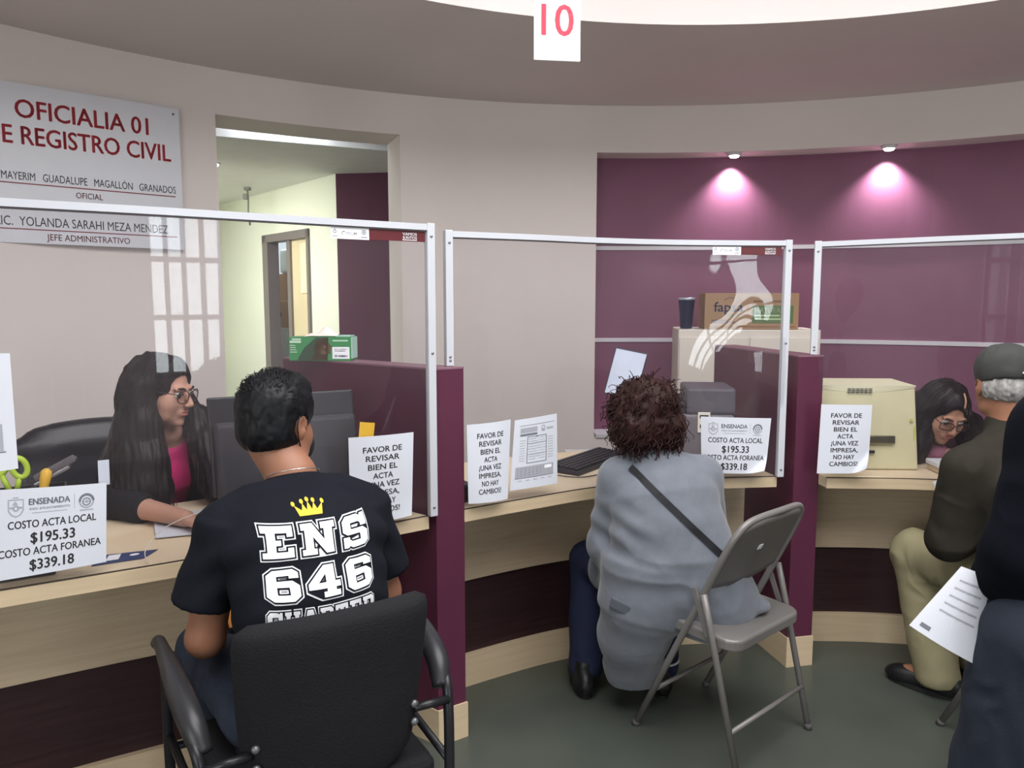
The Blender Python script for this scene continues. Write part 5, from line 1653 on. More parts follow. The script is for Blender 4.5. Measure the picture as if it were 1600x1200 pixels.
# jeans, shoes
F = Field((-.36, -.2, .05), (.36, .60, .66), .007)
F.ell((0, -.01, .52), (.195, .165, .10), None, .02)
for s in (-1, 1):
    F.limb([(s*.105, .02, .53), (s*.175, .40, .525)], [.100, .076], .03); F.limb([(s*.175, .40, .525), (s*.162, .35, .11)], [.078, .060], .02)
jn, _, _ = grow(F, 'jeans', M_JEANS, pB, 2, folds(.006, (12, 9, 12), (28, 22, 28), 4))
for s in (-1, 1): shoe(pB, (s*.16, .28, 0), (s*.175, .54, 0), M_BLKSHOE, M_SOLE)
# hair
M_HB = hair_mat('black_hair', '#0c0d11', 0.5)
F = Field(HB.c-.2, HB.c+.2, .004)
F.ell(HB.p(0, -.014, .042), (.089, .108, .090), HB.R, .01)
F.ell(HB.p(0, -.034, -.014), (.080, .080, .074), HB.R, .02)
F.ell(HB.p(.0, .030, .095), (.062, .060, .040), HB.R, .02)
F.ell(HB.p(0, .115, -.03), (.10, .085, .085), HB.R, .008, True)
for s in (-1, 1): F.ell(HB.p(s*.088, -.010, -.012), (.020, .030, .036), HB.R, .004, True)
F.cut(HB.p(0, -.08, -.066), -(HB.R @ np.array((0, -.25, 1))))
hb, _, _ = grow(F, 'hair', M_HB, pB, 1, hair_disp(.0022, (70, 70, 50), 8))
paths = []
for _ in range(900):
    a = RNG.uniform(0, 2*PI); b = RNG.uniform(.12, 1.0)
    d = np.array((math.cos(a)*math.sqrt(1-b*b), math.sin(a)*math.sqrt(1-b*b), b))
    base = np.array((0, -.014, .042))+d*np.array((.082, .102, .086))
    if base[1] > .085 and base[2] < .06: continue
    sw = np.array((-.45+.35*RNG.normal(), .75+.35*RNG.normal(), .15+.25*RNG.normal()))
    L = .020+.020*b+RNG.uniform(0, .012)
    tg = sw-d*(sw @ d); tg /= np.linalg.norm(tg)+1e-6; lift = .55 if base[1] > .03 and base[2] > .09 else .22
    pts = [base-d*.006+(d*lift*math.sin(2.2*t)+tg*.85*t)*L*1.25 for t in np.linspace(0, 1, 6)]
    paths.append([HB.p(*q) for q in pts])
V, Fc = strands(paths, .0022, .0004)
o = pydata('hair_locks', V, Fc, M_HB, hb, True)
# face mask with ear loops, necklace
M_MASK = mat('black_mask', '#101116', 0.8)
F = Field(HB.c-.16, HB.c+.18, .004)
F.ell(HB.p(0, .052, -.055), (.064, .070, .056), HB.R, .01); F.ell(HB.p(0, .10, -.035), (.022, .028, .03), HB.R, .02); F.cut(HB.p(0, .035, 0), HB.R @ np.array((0, -1, 0)))
mk, _, _ = grow(F, 'face_mask', M_MASK, pB, 2)
for s in (-1, 1):
    mb = MB(); mb.tube(smooth_path([HB.p(s*.060, .04, -.03), HB.p(s*.076, .012, .015), HB.p(s*.084, -.014, .034), HB.p(s*.086, -.034, .006), HB.p(s*.076, -.012, -.036), HB.p(s*.058, .04, -.085)], 6), .0016, 6); mb.build('ear_loop', M_MASK, mk)
mb = MB(); mb.tube([(.066*math.cos(a), .098+.066*math.sin(a), 1.066-.026*math.sin(a)) for a in [2*PI*k/32 for k in range(32)]], .0014, 6, close=True)
mb.build('necklace', mat('silver_chain', '#c9c3bb', 0.25, 0.9), pB)
# orange envelope in his lap
o, _, _ = sheet('orange_envelope', 'orange paper envelope resting on the lap of the man in the black shirt', 'envelope', None, (-.835, 2.10, .742), (-.665, 2.20, .742), (-.585, 2.07, .625), (-.755, 1.97, .625), .22, .2, None, None, bow=.006, thick=.004, material=mat('orange_paper', '#c07a2e', 0.7, vary=.06), nx=6, nz=6)
# ---------------------------------------------------------------- clerk in the pink top (left counter)
OA = np.array((-1.343, 2.810, 0.0))
pA = person(tuple(OA), 0, 'person with long dark hair and glasses, black jacket over pink top, behind left counter')
a_ = lambda x, y, z: (x*.946-OA[0], y*.946-OA[1], z*.946+.081)
SA = skin_mat('light_skin', '#b98d7a')
HA = Frame(a_(-1.258, 2.745, 1.172), rotm(-100, -9, 0), .985)
side = (-.66, -.75, 0)
F = Field((-.36, -.80, .0), (.66, .22, 1.36), .0048)
head(F, HA)
F.limb([HA.p(0, -.02, -.055), a_(-1.272, 2.80, 1.02), a_(-1.30, 2.84, .96)], [.048, .048, .055], .02)
F.loft([(a_(-1.43, 2.98, .50), .16, .11), (a_(-1.40, 2.95, .70), .135, .09), (a_(-1.33, 2.88, .86), .145, .095), (a_(-1.29, 2.845, .955), .11, .055)], side)
RS, LS = a_(-1.385, 2.735, .925), a_(-1.185, 2.955, .93)
F.cone(a_(-1.29, 2.84, .965), RS, .045, .05); F.cone(a_(-1.29, 2.84, .965), LS, .045, .05)
RE, RWr = a_(-1.37, 2.58, .81), a_(-1.045, 2.405, .800)
LE, LWr = a_(-1.03, 2.94, .80), a_(-.965, 2.735, .865)
F.limb([RS, RE, RWr], [.046, .040, .026]); F.limb([LS, LE, LWr], [.046, .038, .025])
F.limb([RE, tuple(np.array(RE)*.6+np.array(RWr)*.4)], [.038, .040])
hand(F, tuple(np.array(RWr)+np.array((.015, -.008, 0))), (.87, -.46, -.02), (0, 0, 1), True, .25)
hand(F, tuple(np.array(LWr)+np.array((.004, -.014, .002))), (.42, -.85, -.12), (.2, .1, .95), False, .42)
for s in (-1, 1):
    hp = np.array(a_(-1.43, 2.98, .52))+s*np.array(side)*.1; kn = hp+np.array((.75, -.66, 0))*.40
    ft = np.array((kn[0], kn[1], .08)); F.limb([hp, kn, ft], [.08, .055, .038], .03); F.cone(ft-np.array((0, 0, .02)), ft+np.array((.12, -.1, -.05)), .035, .025)
grow(F, 'body', SA, pA, 1)
eyes(HA, pA, (-4, -16))
M_BROW = mat('brow_brown', '#2b1c17', 0.8)
face_details(HA, pA, '#a85f58', M_BROW)
glasses(HA, pA, mat('brown_frame', '#3a2a27', 0.35), .0255, .0215, .000, .108, 2.3)
# pink top and black jacket
M_PINK = mat('pink_knit', '#e0307e', 0.75, vary=.06, scale=20)
F = Field((-.3, -.4, .45), (.34, .2, 1.04), .006)
F.loft([(a_(-1.43, 2.98, .48), .172, .122), (a_(-1.40, 2.95, .70), .147, .102), (a_(-1.328, 2.875, .86), .152, .104), (a_(-1.285, 2.84, .945), .10, .056)], side)
grow(F, 'pink_top', M_PINK, pA, 2, folds(.003, (16, 16, 10), (30, 30, 20), 6))
M_JACK = mat('black_jacket', '#17171c', 0.85, vary=.1, bump=.1, bscale=200, spec=.2)
F = Field((-.38, -.66, .42), (.56, .24, 1.06), .0065)
F.loft([(a_(-1.435, 2.985, .44), .20, .150), (a_(-1.405, 2.955, .70), .172, .124), (a_(-1.335, 2.88, .86), .176, .122), (a_(-1.295, 2.85, .945), .13, .075)], side)
F.cone(a_(-1.295, 2.845, .965), RS, .062, .066, .03); F.cone(a_(-1.295, 2.845, .965), LS, .062, .066, .03)
F.limb([RS, RE, tuple(np.array(RE)*.55+np.array(RWr)*.45)], [.064, .056, .046], .025, flat=False)
F.limb([LS, LE, tuple(np.array(LE)*.22+np.array(LWr)*.78)], [.064, .052, .040], .025)
F.cut_box((.0, -.62, .72), (.5, -.3, .92), tuple(np.array(RE)*.52+np.array(RWr)*.48), unit(np.array(RWr)-np.array(RE)))
fr = np.array((.75, -.66, 0))
F.loft([(tuple(np.array(a_(-1.32, 2.865, 1.02))+fr*.10), .045, .14), (tuple(np.array(a_(-1.37, 2.92, .70))+fr*.16), .055, .14), (tuple(np.array(a_(-1.40, 2.95, .46))+fr*.18), .06, .14)], side, k=.004, sub=True)
grow(F, 'jacket', M_JACK, pA, 2, folds(.005, (13, 13, 9), (28, 28, 18), 9))
F = Field((-.34, -.7, .04), (.60, .22, .66), .009)
F.ell(a_(-1.43, 2.98, .52), (.18, .17, .10))
for s in (-1, 1):
    hp = np.array(a_(-1.43, 2.98, .53))+s*np.array(side)*.1; kn = hp+np.array((.75, -.66, 0))*.40
    F.limb([hp, kn], [.095, .068], .03); F.limb([kn, np.array((kn[0], kn[1], .12))], [.068, .05])
grow(F, 'trousers', mat('black_trousers', '#1a1a1e', .85), pA, 2)
for s in (-1, 1):
    hp = np.array((*a_(-1.43, 2.98, 0)[:2], 0))+s*np.array(side)*.1+np.array((.75, -.66, 0))*.37
    shoe(pA, hp, hp+np.array((.75, -.66, 0))*.18, M_BLKSHOE, M_SOLE)
# long straight hair
M_HA = hair_mat('dark_brown_hair', '#120c0d', 0.5)
M_HA2 = hair_mat('brown_hair_ends', '#2c1712', 0.5)
F = Field((-.30, -.60, .66), (.55, .14, 1.34), .005)
F.ell(HA.p(0, -.018, .046), (.088, .106, .086), HA.R, .01)
F.ell(HA.p(0, -.045, -.03), (.088, .082, .10), HA.R, .02)
F.ell(HA.p(0, .105, -.035), (.072, .085, .095), HA.R, .010, True)
F.ell(HA.p(.012, .100, .040), (.050, .055, .034), HA.R, .012, True)
fwdA = np.array((.99, -.12, 0)); camside = np.array((.12, -.99, 0))
def lock(pts, k=.03):
    F.loft([(p, w, d) for p, w, d in pts], (1, 0, 0), k)
NEAR = [(HA.p(.075, -.02, .02), .035, .055), (a_(-1.305, 2.655, 1.06), .068, .060), (a_(-1.305, 2.625, .94), .095, .062), (a_(-1.295, 2.60, .84), .105, .060), (a_(-1.28, 2.575, .775), .100, .045)]
FAR = [(HA.p(-.078, -.01, .0), .04, .04), (a_(-1.175, 2.845, 1.05), .045, .045), (a_(-1.120, 2.790, .96), .050, .045), (a_(-1.075, 2.735, .87), .055, .040), (a_(-1.055, 2.70, .80), .045, .030)]
BACKC = [(HA.p(0, -.085, .0), .06, .09), (a_(-1.36, 2.76, 1.04), .055, .11), (a_(-1.41, 2.76, .92), .06, .12), (a_(-1.46, 2.80, .76), .05, .12)]
lock(NEAR); lock(FAR); lock(BACKC)
def comb(V, N): return .0022*np.sin(260*V[:, 0]+180*V[:, 1]+3*vnoise(V*14, 3))*.6+.006*vnoise(V*np.array((42, 42, 6)), 5)
hA, VA, QA = grow(F, 'hair', M_HA, pA, 1, comb)
def curtain_strands(guide, n, spread, parent, m, name, r=.0019, wave=.010):
    G = [np.array(g[0]) for g in guide]; paths = []
    for _ in range(n):
        u = RNG.uniform(-1, 1); w = RNG.uniform(-1, 1); nn = math.hypot(u, w)
        if nn > 1e-6: u, w = u/max(1, nn), w/max(1, nn)
        f0 = RNG.uniform(0, 1)*.25; f1 = RNG.uniform(.85, 1.06)
        ph = RNG.uniform(0, 6.28)
        path = smooth_path(G, 5); L = len(path); pts = []
        for i in range(L):
            t = i/(L-1)
            if t < f0 or t > f1: continue
            gi = min(int(t*(len(guide)-1)), len(guide)-2); tt = t*(len(guide)-1)-gi
            wd = guide[gi][1]*(1-tt)+guide[gi+1][1]*tt; dp = guide[gi][2]*(1-tt)+guide[gi+1][2]*tt
            q = path[i]+np.array((u*wd*spread, w*dp*spread, 0))+wave*t*np.array((math.sin(9*t+ph), math.cos(8*t+ph), 0))
            pts.append(q)
        if len(pts) > 4: paths.append(pts)
    V, Fc = strands(paths, r, r*.35)
    return pydata(name, V, Fc, m, parent, True)
def crown_strands(H, V, Q, n, m, parent, steps=11, step=.012):
    bv = BVHTree.FromPolygons([tuple(q) for q in V], [tuple(int(i) for i in q) for q in Q])
    cand = np.where((V-H.c) @ H.R[:, 2] > .015)[0]; paths = []
    for _ in range(n):
        p = Vector(V[cand[RNG.integers(len(cand))]]); pts = []
        lx = float((np.array(p)-H.c) @ H.R[:, 0])
        away = Vector(H.R[:, 0]*(1 if lx > 0 else -1)); back = Vector(-H.R[:, 1])
        for k in range(steps):
            loc, nor, _i, _d = bv.find_nearest(p)
            if loc is None: break
            pts.append(np.array(loc+nor*.0012))
            d = Vector((0, 0, -1))*.8+away*.5+back*.25; d = d-nor*d.dot(nor)
            if d.length < 1e-4: break
            p = loc+d.normalized()*step
        if len(pts) > 4: paths.append(pts)
    V2, F2 = strands(paths, .0020, .0006)
    return pydata('hair_locks', V2, F2, m, parent, True)
crown_strands(HA, VA, QA, 330, M_HA, hA)
curtain_strands(NEAR[1:], 260, 1.10, hA, M_HA2, 'hair_locks')
curtain_strands(FAR[1:], 150, 1.14, hA, M_HA2, 'hair_locks')
curtain_strands(BACKC[1:], 160, 1.06, hA, M_HA, 'hair_locks')
mb = MB(); mb.tube([tuple(np.array(LWr)+np.array((.027*math.cos(a), .008*math.sin(a), .027*math.sin(a)))) for a in [2*PI*k/24 for k in range(24)]], .003, 8, close=True); mb.build('bracelet', mat('bead_bracelet', '#5b5550', .3, .4), pA)

# ---------------------------------------------------------------- woman in the grey coat (from behind)
OC = np.array((0.53, 2.62, 0.0))
pC = person(tuple(OC), 0, 'person with curly dark hair in a long grey coat, sitting on the grey folding chair')
c_ = lambda x, y, z: (x-OC[0], y-OC[1], z)
HC_ = Frame(c_(.465, 2.70, 1.085), rotm(12, -14, 3), 1.0)
SC_ = skin_mat('brown_skin', '#8d6650')
F = Field((-.36, -.26, .0), (.36, .62, 1.26), .006)
head(F, HC_, False)
F.limb([HC_.p(0, -.02, -.05), c_(.49, 2.675, .97), c_(.51, 2.66, .91)], [.05, .052, .06], .02)
F.loft([(c_(.56, 2.60, .48), .16, .11), (c_(.545, 2.585, .66), .15, .10), (c_(.53, 2.61, .80), .15, .10), (c_(.515, 2.65, .90), .11, .06)], (1, 0, 0))
S1, S2 = c_(.375, 2.66, .875), c_(.675, 2.68, .875)
E1, E2 = c_(.335, 2.70, .62), c_(.73, 2.74, .63)
W1, W2 = c_(.36, 2.92, .60), c_(.62, 2.94, .62)
for S, E_, W_ in ((S1, E1, W1), (S2, E2, W2)):
    F.cone(c_(.515, 2.66, .90), S, .05, .045); F.limb([S, E_, W_], [.045, .04, .026])
hand(F, tuple(np.array(W1)+np.array((.01, .015, 0))), (.5, .8, -.2), (0, -.2, 1), False, .4)
hand(F, tuple(np.array(W2)+np.array((-.01, .015, 0))), (-.6, .8, -.1), (0, -.2, 1), True, .4)
LEGS = [(c_(.46, 2.66, .50), c_(.305, 2.94, .475), c_(.285, 2.83, .07)), (c_(.62, 2.66, .50), c_(.585, 3.0, .47), c_(.575, 2.83, .07))]
for h_, k_, an in LEGS: F.limb([h_, k_, an], [.08, .055, .036], .03); F.cone(an, tuple(np.array(an)+np.array((0, .12, -.03))), .034, .022)
grow(F, 'body', SC_, pC, 1)
M_COAT = mat('grey_wool', '#686d76', 0.9, vary=.07, scale=25, bump=.15, bscale=260, sheen=.3, spec=.15)
F = Field((-.38, -.30, .08), (.42, .52, 1.02), .0062)
F.loft([(c_(.575, 2.60, .56), .225, .155), (c_(.555, 2.585, .62), .205, .140), (c_(.538, 2.59, .72), .185, .125), (c_(.525, 2.62, .82), .178, .115), (c_(.515, 2.65, .895), .125, .072)], (1, 0, 0), k=.03)
for S in (S1, S2): F.cone(c_(.515, 2.665, .905), S, .062, .062, .04)
F.limb([S1, E1, tuple(np.array(E1)*.25+np.array(W1)*.75)], [.070, .060, .048], .03)
F.limb([S2, E2, tuple(np.array(E2)*.25+np.array(W2)*.75)], [.070, .060, .048], .03)
F.limb([c_(.49, 2.675, .93), c_(.485, 2.685, .965)], [.072, .066], .03)
# skirt of the coat: hanging on the left of the seat, bunched on its right
F.loft([(c_(.485, 2.605, .56), .150, .13), (c_(.455, 2.60, .42), .143, .140), (c_(.437, 2.63, .32), .125, .12), (c_(.440, 2.655, .20), .100, .085), (c_(.445, 2.66, .10), .085, .055)], (1, 0, 0), k=.09, flat=True)
F.loft([(c_(.66, 2.56, .52), .13, .13), (c_(.70, 2.55, .465), .15, .13)], (1, 0, 0), k=.05)
F.ell(c_(.83, 2.53, .462), (.05, .05, .022), None, .02)
for h_, k_, an in LEGS: F.cone(h_, tuple(np.array(h_)*.45+np.array(k_)*.55), .105, .088, .05)
F.cut_box((-.3, -.3, 0), (.4, .5, .30), c_(.44, 2.6, .112), (-.15, 0, -1))
def coat_folds(V, N):
    x, y, z = V[:, 0], V[:, 1], V[:, 2]
    d = folds(.0035, (9, 9, 8), (24, 24, 20), 21)(V, N)
    q = np.clip((.80-z)/.3, 0, 1)*np.clip((z-.42)/.2, 0, 1)
    d += q*.006*(1-np.abs(np.sin(17*(z-.28*x)+3*vnoise(V*6, 4)))*1.6)
    lo = np.clip((.45-z)/.25, 0, 1)
    d += lo*.007*np.sin(26*x+8*y+2.5*vnoise(V*5, 2))
    r = np.sqrt((x+.17)**2+(z-.72)**2); d += .006*np.exp(-(r/.09)**2)*np.sin(75*(z+.5*x))
    return d
coat, CV, CQ = grow(F, 'coat', M_COAT, pC, 3, coat_folds)
# trousers and shoes
M_NAVY = mat('navy_trousers', '#151c38', 0.85, vary=.12, scale=18)
F = Field((-.36, -.14, .03), (.30, .52, .60), .007)
for h_, k_, an in LEGS: F.limb([h_, k_], [.09, .072], .03); F.limb([k_, tuple(np.array(an)+np.array((0, 0, .03)))], [.074, .064], .02)
tr_, _, _ = grow(F, 'trousers', M_NAVY, pC, 2, folds(.005, (14, 14, 8), (30, 30, 16), 14))
mb = MB(); an = np.array(LEGS[1][2]); mb.tube([tuple(an+np.array((.066*math.cos(a), .066*math.sin(a), .055))) for a in [2*PI*k/28 for k in range(28)]], .004, 8, close=True)
o = mb.build('hem', M_WHITE, tr_); o['label'] = 'white hem line'
for h_, k_, an in LEGS: shoe(pC, (an[0]-.005, an[1]-.08, 0), (an[0]-.02, an[1]+.17, 0), M_BLKSHOE, M_SOLE)
# curly bob
M_HC = hair_mat('dark_auburn_hair', '#2b1614', 0.6)
F = Field(HC_.c-.22, HC_.c+.22, .005)
F.ell(HC_.p(0, -.015, .035), (.115, .122, .100), HC_.R, .01)
F.ell(HC_.p(-.045, -.03, -.04), (.085, .095, .082), HC_.R, .03); F.ell(HC_.p(.05, -.03, -.035), (.088, .095, .082), HC_.R, .03)
F.ell(HC_.p(0, .135, -.04), (.075, .07, .10), HC_.R, .012, True)
hc, V0, Q0 = grow(F, 'hair', M_HC, pC, 1, hair_disp(.011, (26, 26, 26), 12))
paths = []
for _ in range(620):
    i = RNG.integers(len(V0)); p = V0[i]; d = unit(p-HC_.c)
    lp = HC_.R.T @ (p-HC_.c)
    if lp[1] > .075 and lp[2] < .07: continue
    dn = np.array((0, 0, -1.0)); tan = unit(dn-d*(dn@d)+.5*RNG.normal(size=3)*.6); bi = np.cross(d, tan)
    L = RNG.uniform(.035, .075); R_ = RNG.uniform(.005, .010); ph = RNG.uniform(0, 6.28); tw = RNG.uniform(1.0, 1.9)*6.28
    paths.append([p+tan*L*t+d*(R_*math.sin(tw*t+ph)+.002)+bi*R_*math.cos(tw*t+ph)-np.array((0, 0, .012))*t for t in np.linspace(0, 1, 14)])
V, Fc = strands(paths, .0026, .0010)
pydata('hair_curls', V, Fc, M_HC, hc, True)
# crossbody strap, laid on the coat
cb = BVHTree.FromPolygons([tuple(q) for q in CV], [tuple(int(i) for i in q) for q in CQ])
h_ = cb.ray_cast(Vector((-.165, -.6, .475)), Vector((0, 1, 0)))
mb = MB(); mb.box((h_[0].x, h_[0].y+.002, h_[0].z), (.075, .016, .038), 0, .005, M=Matrix.Rotation(-.45, 3, 'Z') @ Matrix.Rotation(.30, 3, 'Y')); mb.build('pocket_flap', mat('grey_wool_dark', '#50555d', .9), coat)  # flap cloth is a darker grey than the coat
top = np.array(c_(.405, 2.60, .93)); bot = np.array(c_(.722, 2.50, .632))
v = []; f = []; NS = 46
for i in range(NS+1):
    t = i/NS; c0 = top*(1-t)+bot*t
    for s in (-1, 1):
        q = c0+np.array((.6, 0, .75))*s*.0115
        h_ = cb.ray_cast(Vector((q[0], -.6, q[2])), Vector((0, 1, 0)))
        y = h_[0].y if h_[0] is not None else (v[-2][1] if len(v) > 2 else -.1)
        v.append((q[0], y-.004, q[2]))
ys = [p[1] for p in v]
for i in range(len(v)):
    lo_, hi_ = max(0, i-8), min(len(v), i+9); y = sum(ys[lo_:hi_])/(hi_-lo_); v[i] = (v[i][0], min(ys[i], y), v[i][2])
n1 = len(v); v += [(p[0], p[1]+.003, p[2]) for p in v]
for i in range(NS):
    a = 2*i; f.append([a, a+2, a+3, a+1]); f.append([n1+a, n1+a+1, n1+a+3, n1+a+2]); f.append([a, n1+a, n1+a+2, a+2]); f.append([a+1, a+3, n1+a+3, n1+a+1])
pydata('bag_strap', v, f, mat('black_strap', '#17181d', .7), pC, False)

# ---------------------------------------------------------------- man in the cap (right)
OD = np.array((1.76, 2.58, 0.0))
pD = person(tuple(OD), 0, 'person in grey cap, olive brown jacket and khaki trousers sitting at the right counter')
d_ = lambda x, y, z: (x-OD[0], y-OD[1], z)
SD = skin_mat('tan_old_skin', '#8f634c')
HD = Frame(d_(1.735, 2.70, 1.195), rotm(-15, -10, 0), 1.02)
F = Field((-.42, -.26, .0), (.40, .60, 1.36), .006)
head(F, HD, True)
F.limb([HD.p(0, -.02, -.055), d_(1.74, 2.66, 1.05), d_(1.74, 2.64, .99)], [.056, .058, .068], .02)
F.loft([(d_(1.80, 2.56, .50), .17, .12), (d_(1.79, 2.56, .70), .16, .11), (d_(1.76, 2.60, .88), .17, .11), (d_(1.745, 2.64, .98), .12, .06)], (.93, .36, 0))
S1, S2 = d_(1.552, 2.575, .925), d_(1.925, 2.72, .95)
E1, E2 = d_(1.535, 2.62, .665), d_(2.00, 2.80, .68)
W1, W2 = d_(1.640, 2.765, .735), d_(1.88, 2.84, .66)
for S, E_, W_ in ((S1, E1, W1), (S2, E2, W2)): F.cone(d_(1.74, 2.64, .99), S, .05, .05); F.limb([S, E_, W_], [.05, .043, .029])
hand(F, tuple(np.array(W1)+np.array((-.005, .015, .005))), (-.10, .7, .55), (-.75, .2, .4), False, .55)
hand(F, tuple(np.array(W2)+np.array((-.01, .015, 0))), (-.5, .8, .1), (0, -.2, 1), True, .4)
LEGD = [(d_(1.70, 2.62, .51), d_(1.585, 2.93, .515), d_(1.625, 2.80, .08)), (d_(1.88, 2.66, .51), d_(1.83, 3.03, .51), d_(1.85, 2.90, .08))]
for h_, k_, an in LEGD: F.limb([h_, k_, an], [.085, .06, .04], .03); F.cone(an, tuple(np.array(an)+np.array((-.08, .08, -.03))), .036, .024)
grow(F, 'body', SD, pD, 1)
M_OLIVE = mat('olive_cloth', '#2d2a24', 0.88, vary=.09, scale=18, bump=.12, bscale=220, spec=.15)
F = Field((-.42, -.26, .44), (.42, .5, 1.09), .0065)
F.loft([(d_(1.805, 2.56, .50), .215, .155), (d_(1.795, 2.555, .70), .20, .140), (d_(1.765, 2.585, .88), .20, .132), (d_(1.745, 2.63, .985), .145, .08)], (.93, .36, 0), k=.03)
for S in (S1, S2): F.cone(d_(1.74, 2.64, 1.005), S, .062, .070, .04)
F.limb([S1, E1, tuple(np.array(E1)*.18+np.array(W1)*.82)], [.080, .072, .050], .03)
F.limb([S2, E2, tuple(np.array(E2)*.18+np.array(W2)*.82)], [.080, .072, .050], .03)
F.limb([d_(1.74, 2.655, 1.00), d_(1.738, 2.67, 1.05)], [.080, .070], .025)
grow(F, 'jacket', M_OLIVE, pD, 3, folds(.006, (11, 11, 8), (26, 26, 18), 31))
M_KHAKI = mat('khaki_twill', '#8c8569', 0.85, vary=.06, scale=14, bump=.1, bscale=240, spec=.15)
F = Field((-.38, -.2, .04), (.36, .58, .66), .0065)
F.ell(d_(1.80, 2.58, .51), (.19, .165, .10), None, .02)
for h_, k_, an in LEGD: F.limb([h_, k_], [.105, .085], .03); F.limb([k_, tuple(np.array(an)+np.array((0, 0, -.005)))], [.086, .078], .02)
def khaki(V, N):
    d = folds(.007, (12, 12, 9), (28, 28, 18), 17)(V, N)
    return d
grow(F, 'trousers', M_KHAKI, pD, 2, khaki)
for (h_, k_, an), (dx, dy) in zip(LEGD, ((-.17, .19), (-.05, .24))): shoe(pD, (an[0]+.05, an[1]-.06, 0), (an[0]+.05+dx, an[1]-.06+dy, 0), M_BLKSHOE, M_SOLE)
M_GREYH = hair_mat('grey_hair', '#8f8d8b', 0.6)
F = Field(HD.c-.18, HD.c+.18, .0042)
F.ell(HD.p(0, -.022, -.005), (.079, .089, .075), HD.R, .01); F.ell(HD.p(0, .10, -.02), (.10, .085, .10), HD.R, .01, True)
F.cut(HD.p(0, -.08, -.062), -(HD.R @ np.array((0, -.35, 1))))
for s in (-1, 1): F.ell(HD.p(s*.090, -.012, -.01), (.020, .028, .036), HD.R, .004, True)
grow(F, 'hair', M_GREYH, pD, 1, hair_disp(.003, (90, 90, 60), 5))
M_CAPG = mat('charcoal_cap', '#3c3d3c', 0.9, vary=.08, scale=30, bump=.15, bscale=250)
F = Field(HD.c-.24, HD.c+.26, .005)
F.ell(HD.p(0, -.012, .050), (.090, .110, .090), HD.R, .01); F.ell(HD.p(0, -.02, .085), (.078, .095, .055), HD.R, .03)
F.cut(HD.p(0, -.10, .018), -(HD.R @ np.array((0, .10, 1))))
cp, _, _ = grow(F, 'cap', M_CAPG, pD, 3, folds(.003, (18, 18, 14), (40, 40, 40), 7))
F = Field(HD.c-.24, HD.c+.26, .005); F.ell(HD.p(0, .115, .030), (.055, .055, .010), HD.R, .01); F.cut(HD.p(0, .085, 0), HD.R @ np.array((0, -1, 0)))
grow(F, 'brim', M_CAPG, cp, 2)
mb = MB(); mb.lathe(HD.p(.022, -.1185, .035), [(.005, -.003), (.005, .003), (.002, .005)], 12, M=Matrix(rotm(-15)) @ Matrix.Rotation(PI/2, 3, 'X')); mb.build('cap_snap', mat('steel_snap', '#c3c3c6', .3, .7), cp)
# card in his left hand
o, _, _ = sheet('card', 'white card with a dark stripe held by the man in the cap', 'card', None, (1.568, 2.812, .822), (1.685, 2.862, .842), (1.700, 2.832, .742), (1.612, 2.792, .722), .12, .09,
      (lambda p: (p.poly([(0, .055), (.12, .055), (.12, .072), (0, .072)]), p)[1])(Print()), [mat('slate_print', '#2f3a40', .6)], thick=.0012, nx=4, nz=4)

# ---------------------------------------------------------------- person in navy passing at the right edge
OE = np.array((1.175, 1.43, 0.0))
pE = person(tuple(OE), 0, 'person in navy hooded top and dark jeans standing at the right edge of the photo')
SE = SD
HE = Frame((.02, .05, 1.50), rotm(15, -6, 0), 1.0)
F = Field((-.36, -.24, .0), (.34, .36, 1.64), .0075)
head(F, HE, True)
F.limb([HE.p(0, -.02, -.055), (.01, .01, 1.36), (.0, -.0, 1.30)], [.054, .058, .066], .02)
F.loft([((0, .0, .86), .155, .10), ((0, -.0, 1.02), .14, .09), ((0, .0, 1.17), .16, .10), ((0, .0, 1.28), .12, .06)], (1, 0, 0))
S1, S2 = (-.15, .0, 1.255), (.16, .0, 1.265); E1, E2 = (-.213, -.01, 1.02), (.22, -.02, 1.0); W1, W2 = (-.175, .05, .93), (.21, .08, .79)
W1 = (-.215, .055, .945)
for S, E_, W_ in ((S1, E1, W1), (S2, E2, W2)): F.cone((0, 0, 1.30), S, .05, .05); F.limb([S, E_, W_], [.05, .043, .028])
hand(F, (-.217, .062, .935), (-.10, .25, -.95), (-.95, -.1, .1), False, .5); hand(F, (.21, .085, .775), (0, .2, -.97), (.97, 0, 0), True, .35)
for s in (-1, 1): F.limb([(s*.09-.03, 0, .86), (s*.11-.05, .03-.03*s, .46), (s*.115-.05, -.05*s, .08)], [.09, .058, .040], .03); F.cone((s*.115-.05, -.05*s, .06), (s*.12-.05, .12-.05*s, .03), .036, .026)
grow(F, 'body', SE, pE, 1)
M_NVY = mat('navy_fleece', '#0a0c14', 0.92, vary=.08, scale=16, bump=.1, bscale=220, spec=.1)
F = Field((-.38, -.26, .78), (.38, .30, 1.46), .0075)
F.loft([((-.03, .0, .87), .195, .145), ((0, -.01, 1.02), .185, .130), ((0, -.0, 1.17), .19, .128), ((0, .0, 1.285), .145, .08)], (1, 0, 0), k=.03, flat=False)
for S in (S1, S2): F.cone((0, 0, 1.31), S, .06, .066, .04)
F.limb([S1, E1, tuple(np.array(E1)*.15+np.array(W1)*.85)], [.070, .056, .044], .03); F.limb([S2, E2, tuple(np.array(E2)*.15+np.array(W2)*.85)], [.078, .066, .046], .03)
F.ell((0, -.06, 1.32), (.13, .075, .055), None, .03)
F.cut_box((-.3, -.3, .5), (.3, .3, .95), (0, 0, .84), (0, 0, -1))
grow(F, 'hooded_top', M_NVY, pE, 3, folds(.006, (10, 10, 7), (24, 24, 16), 41))
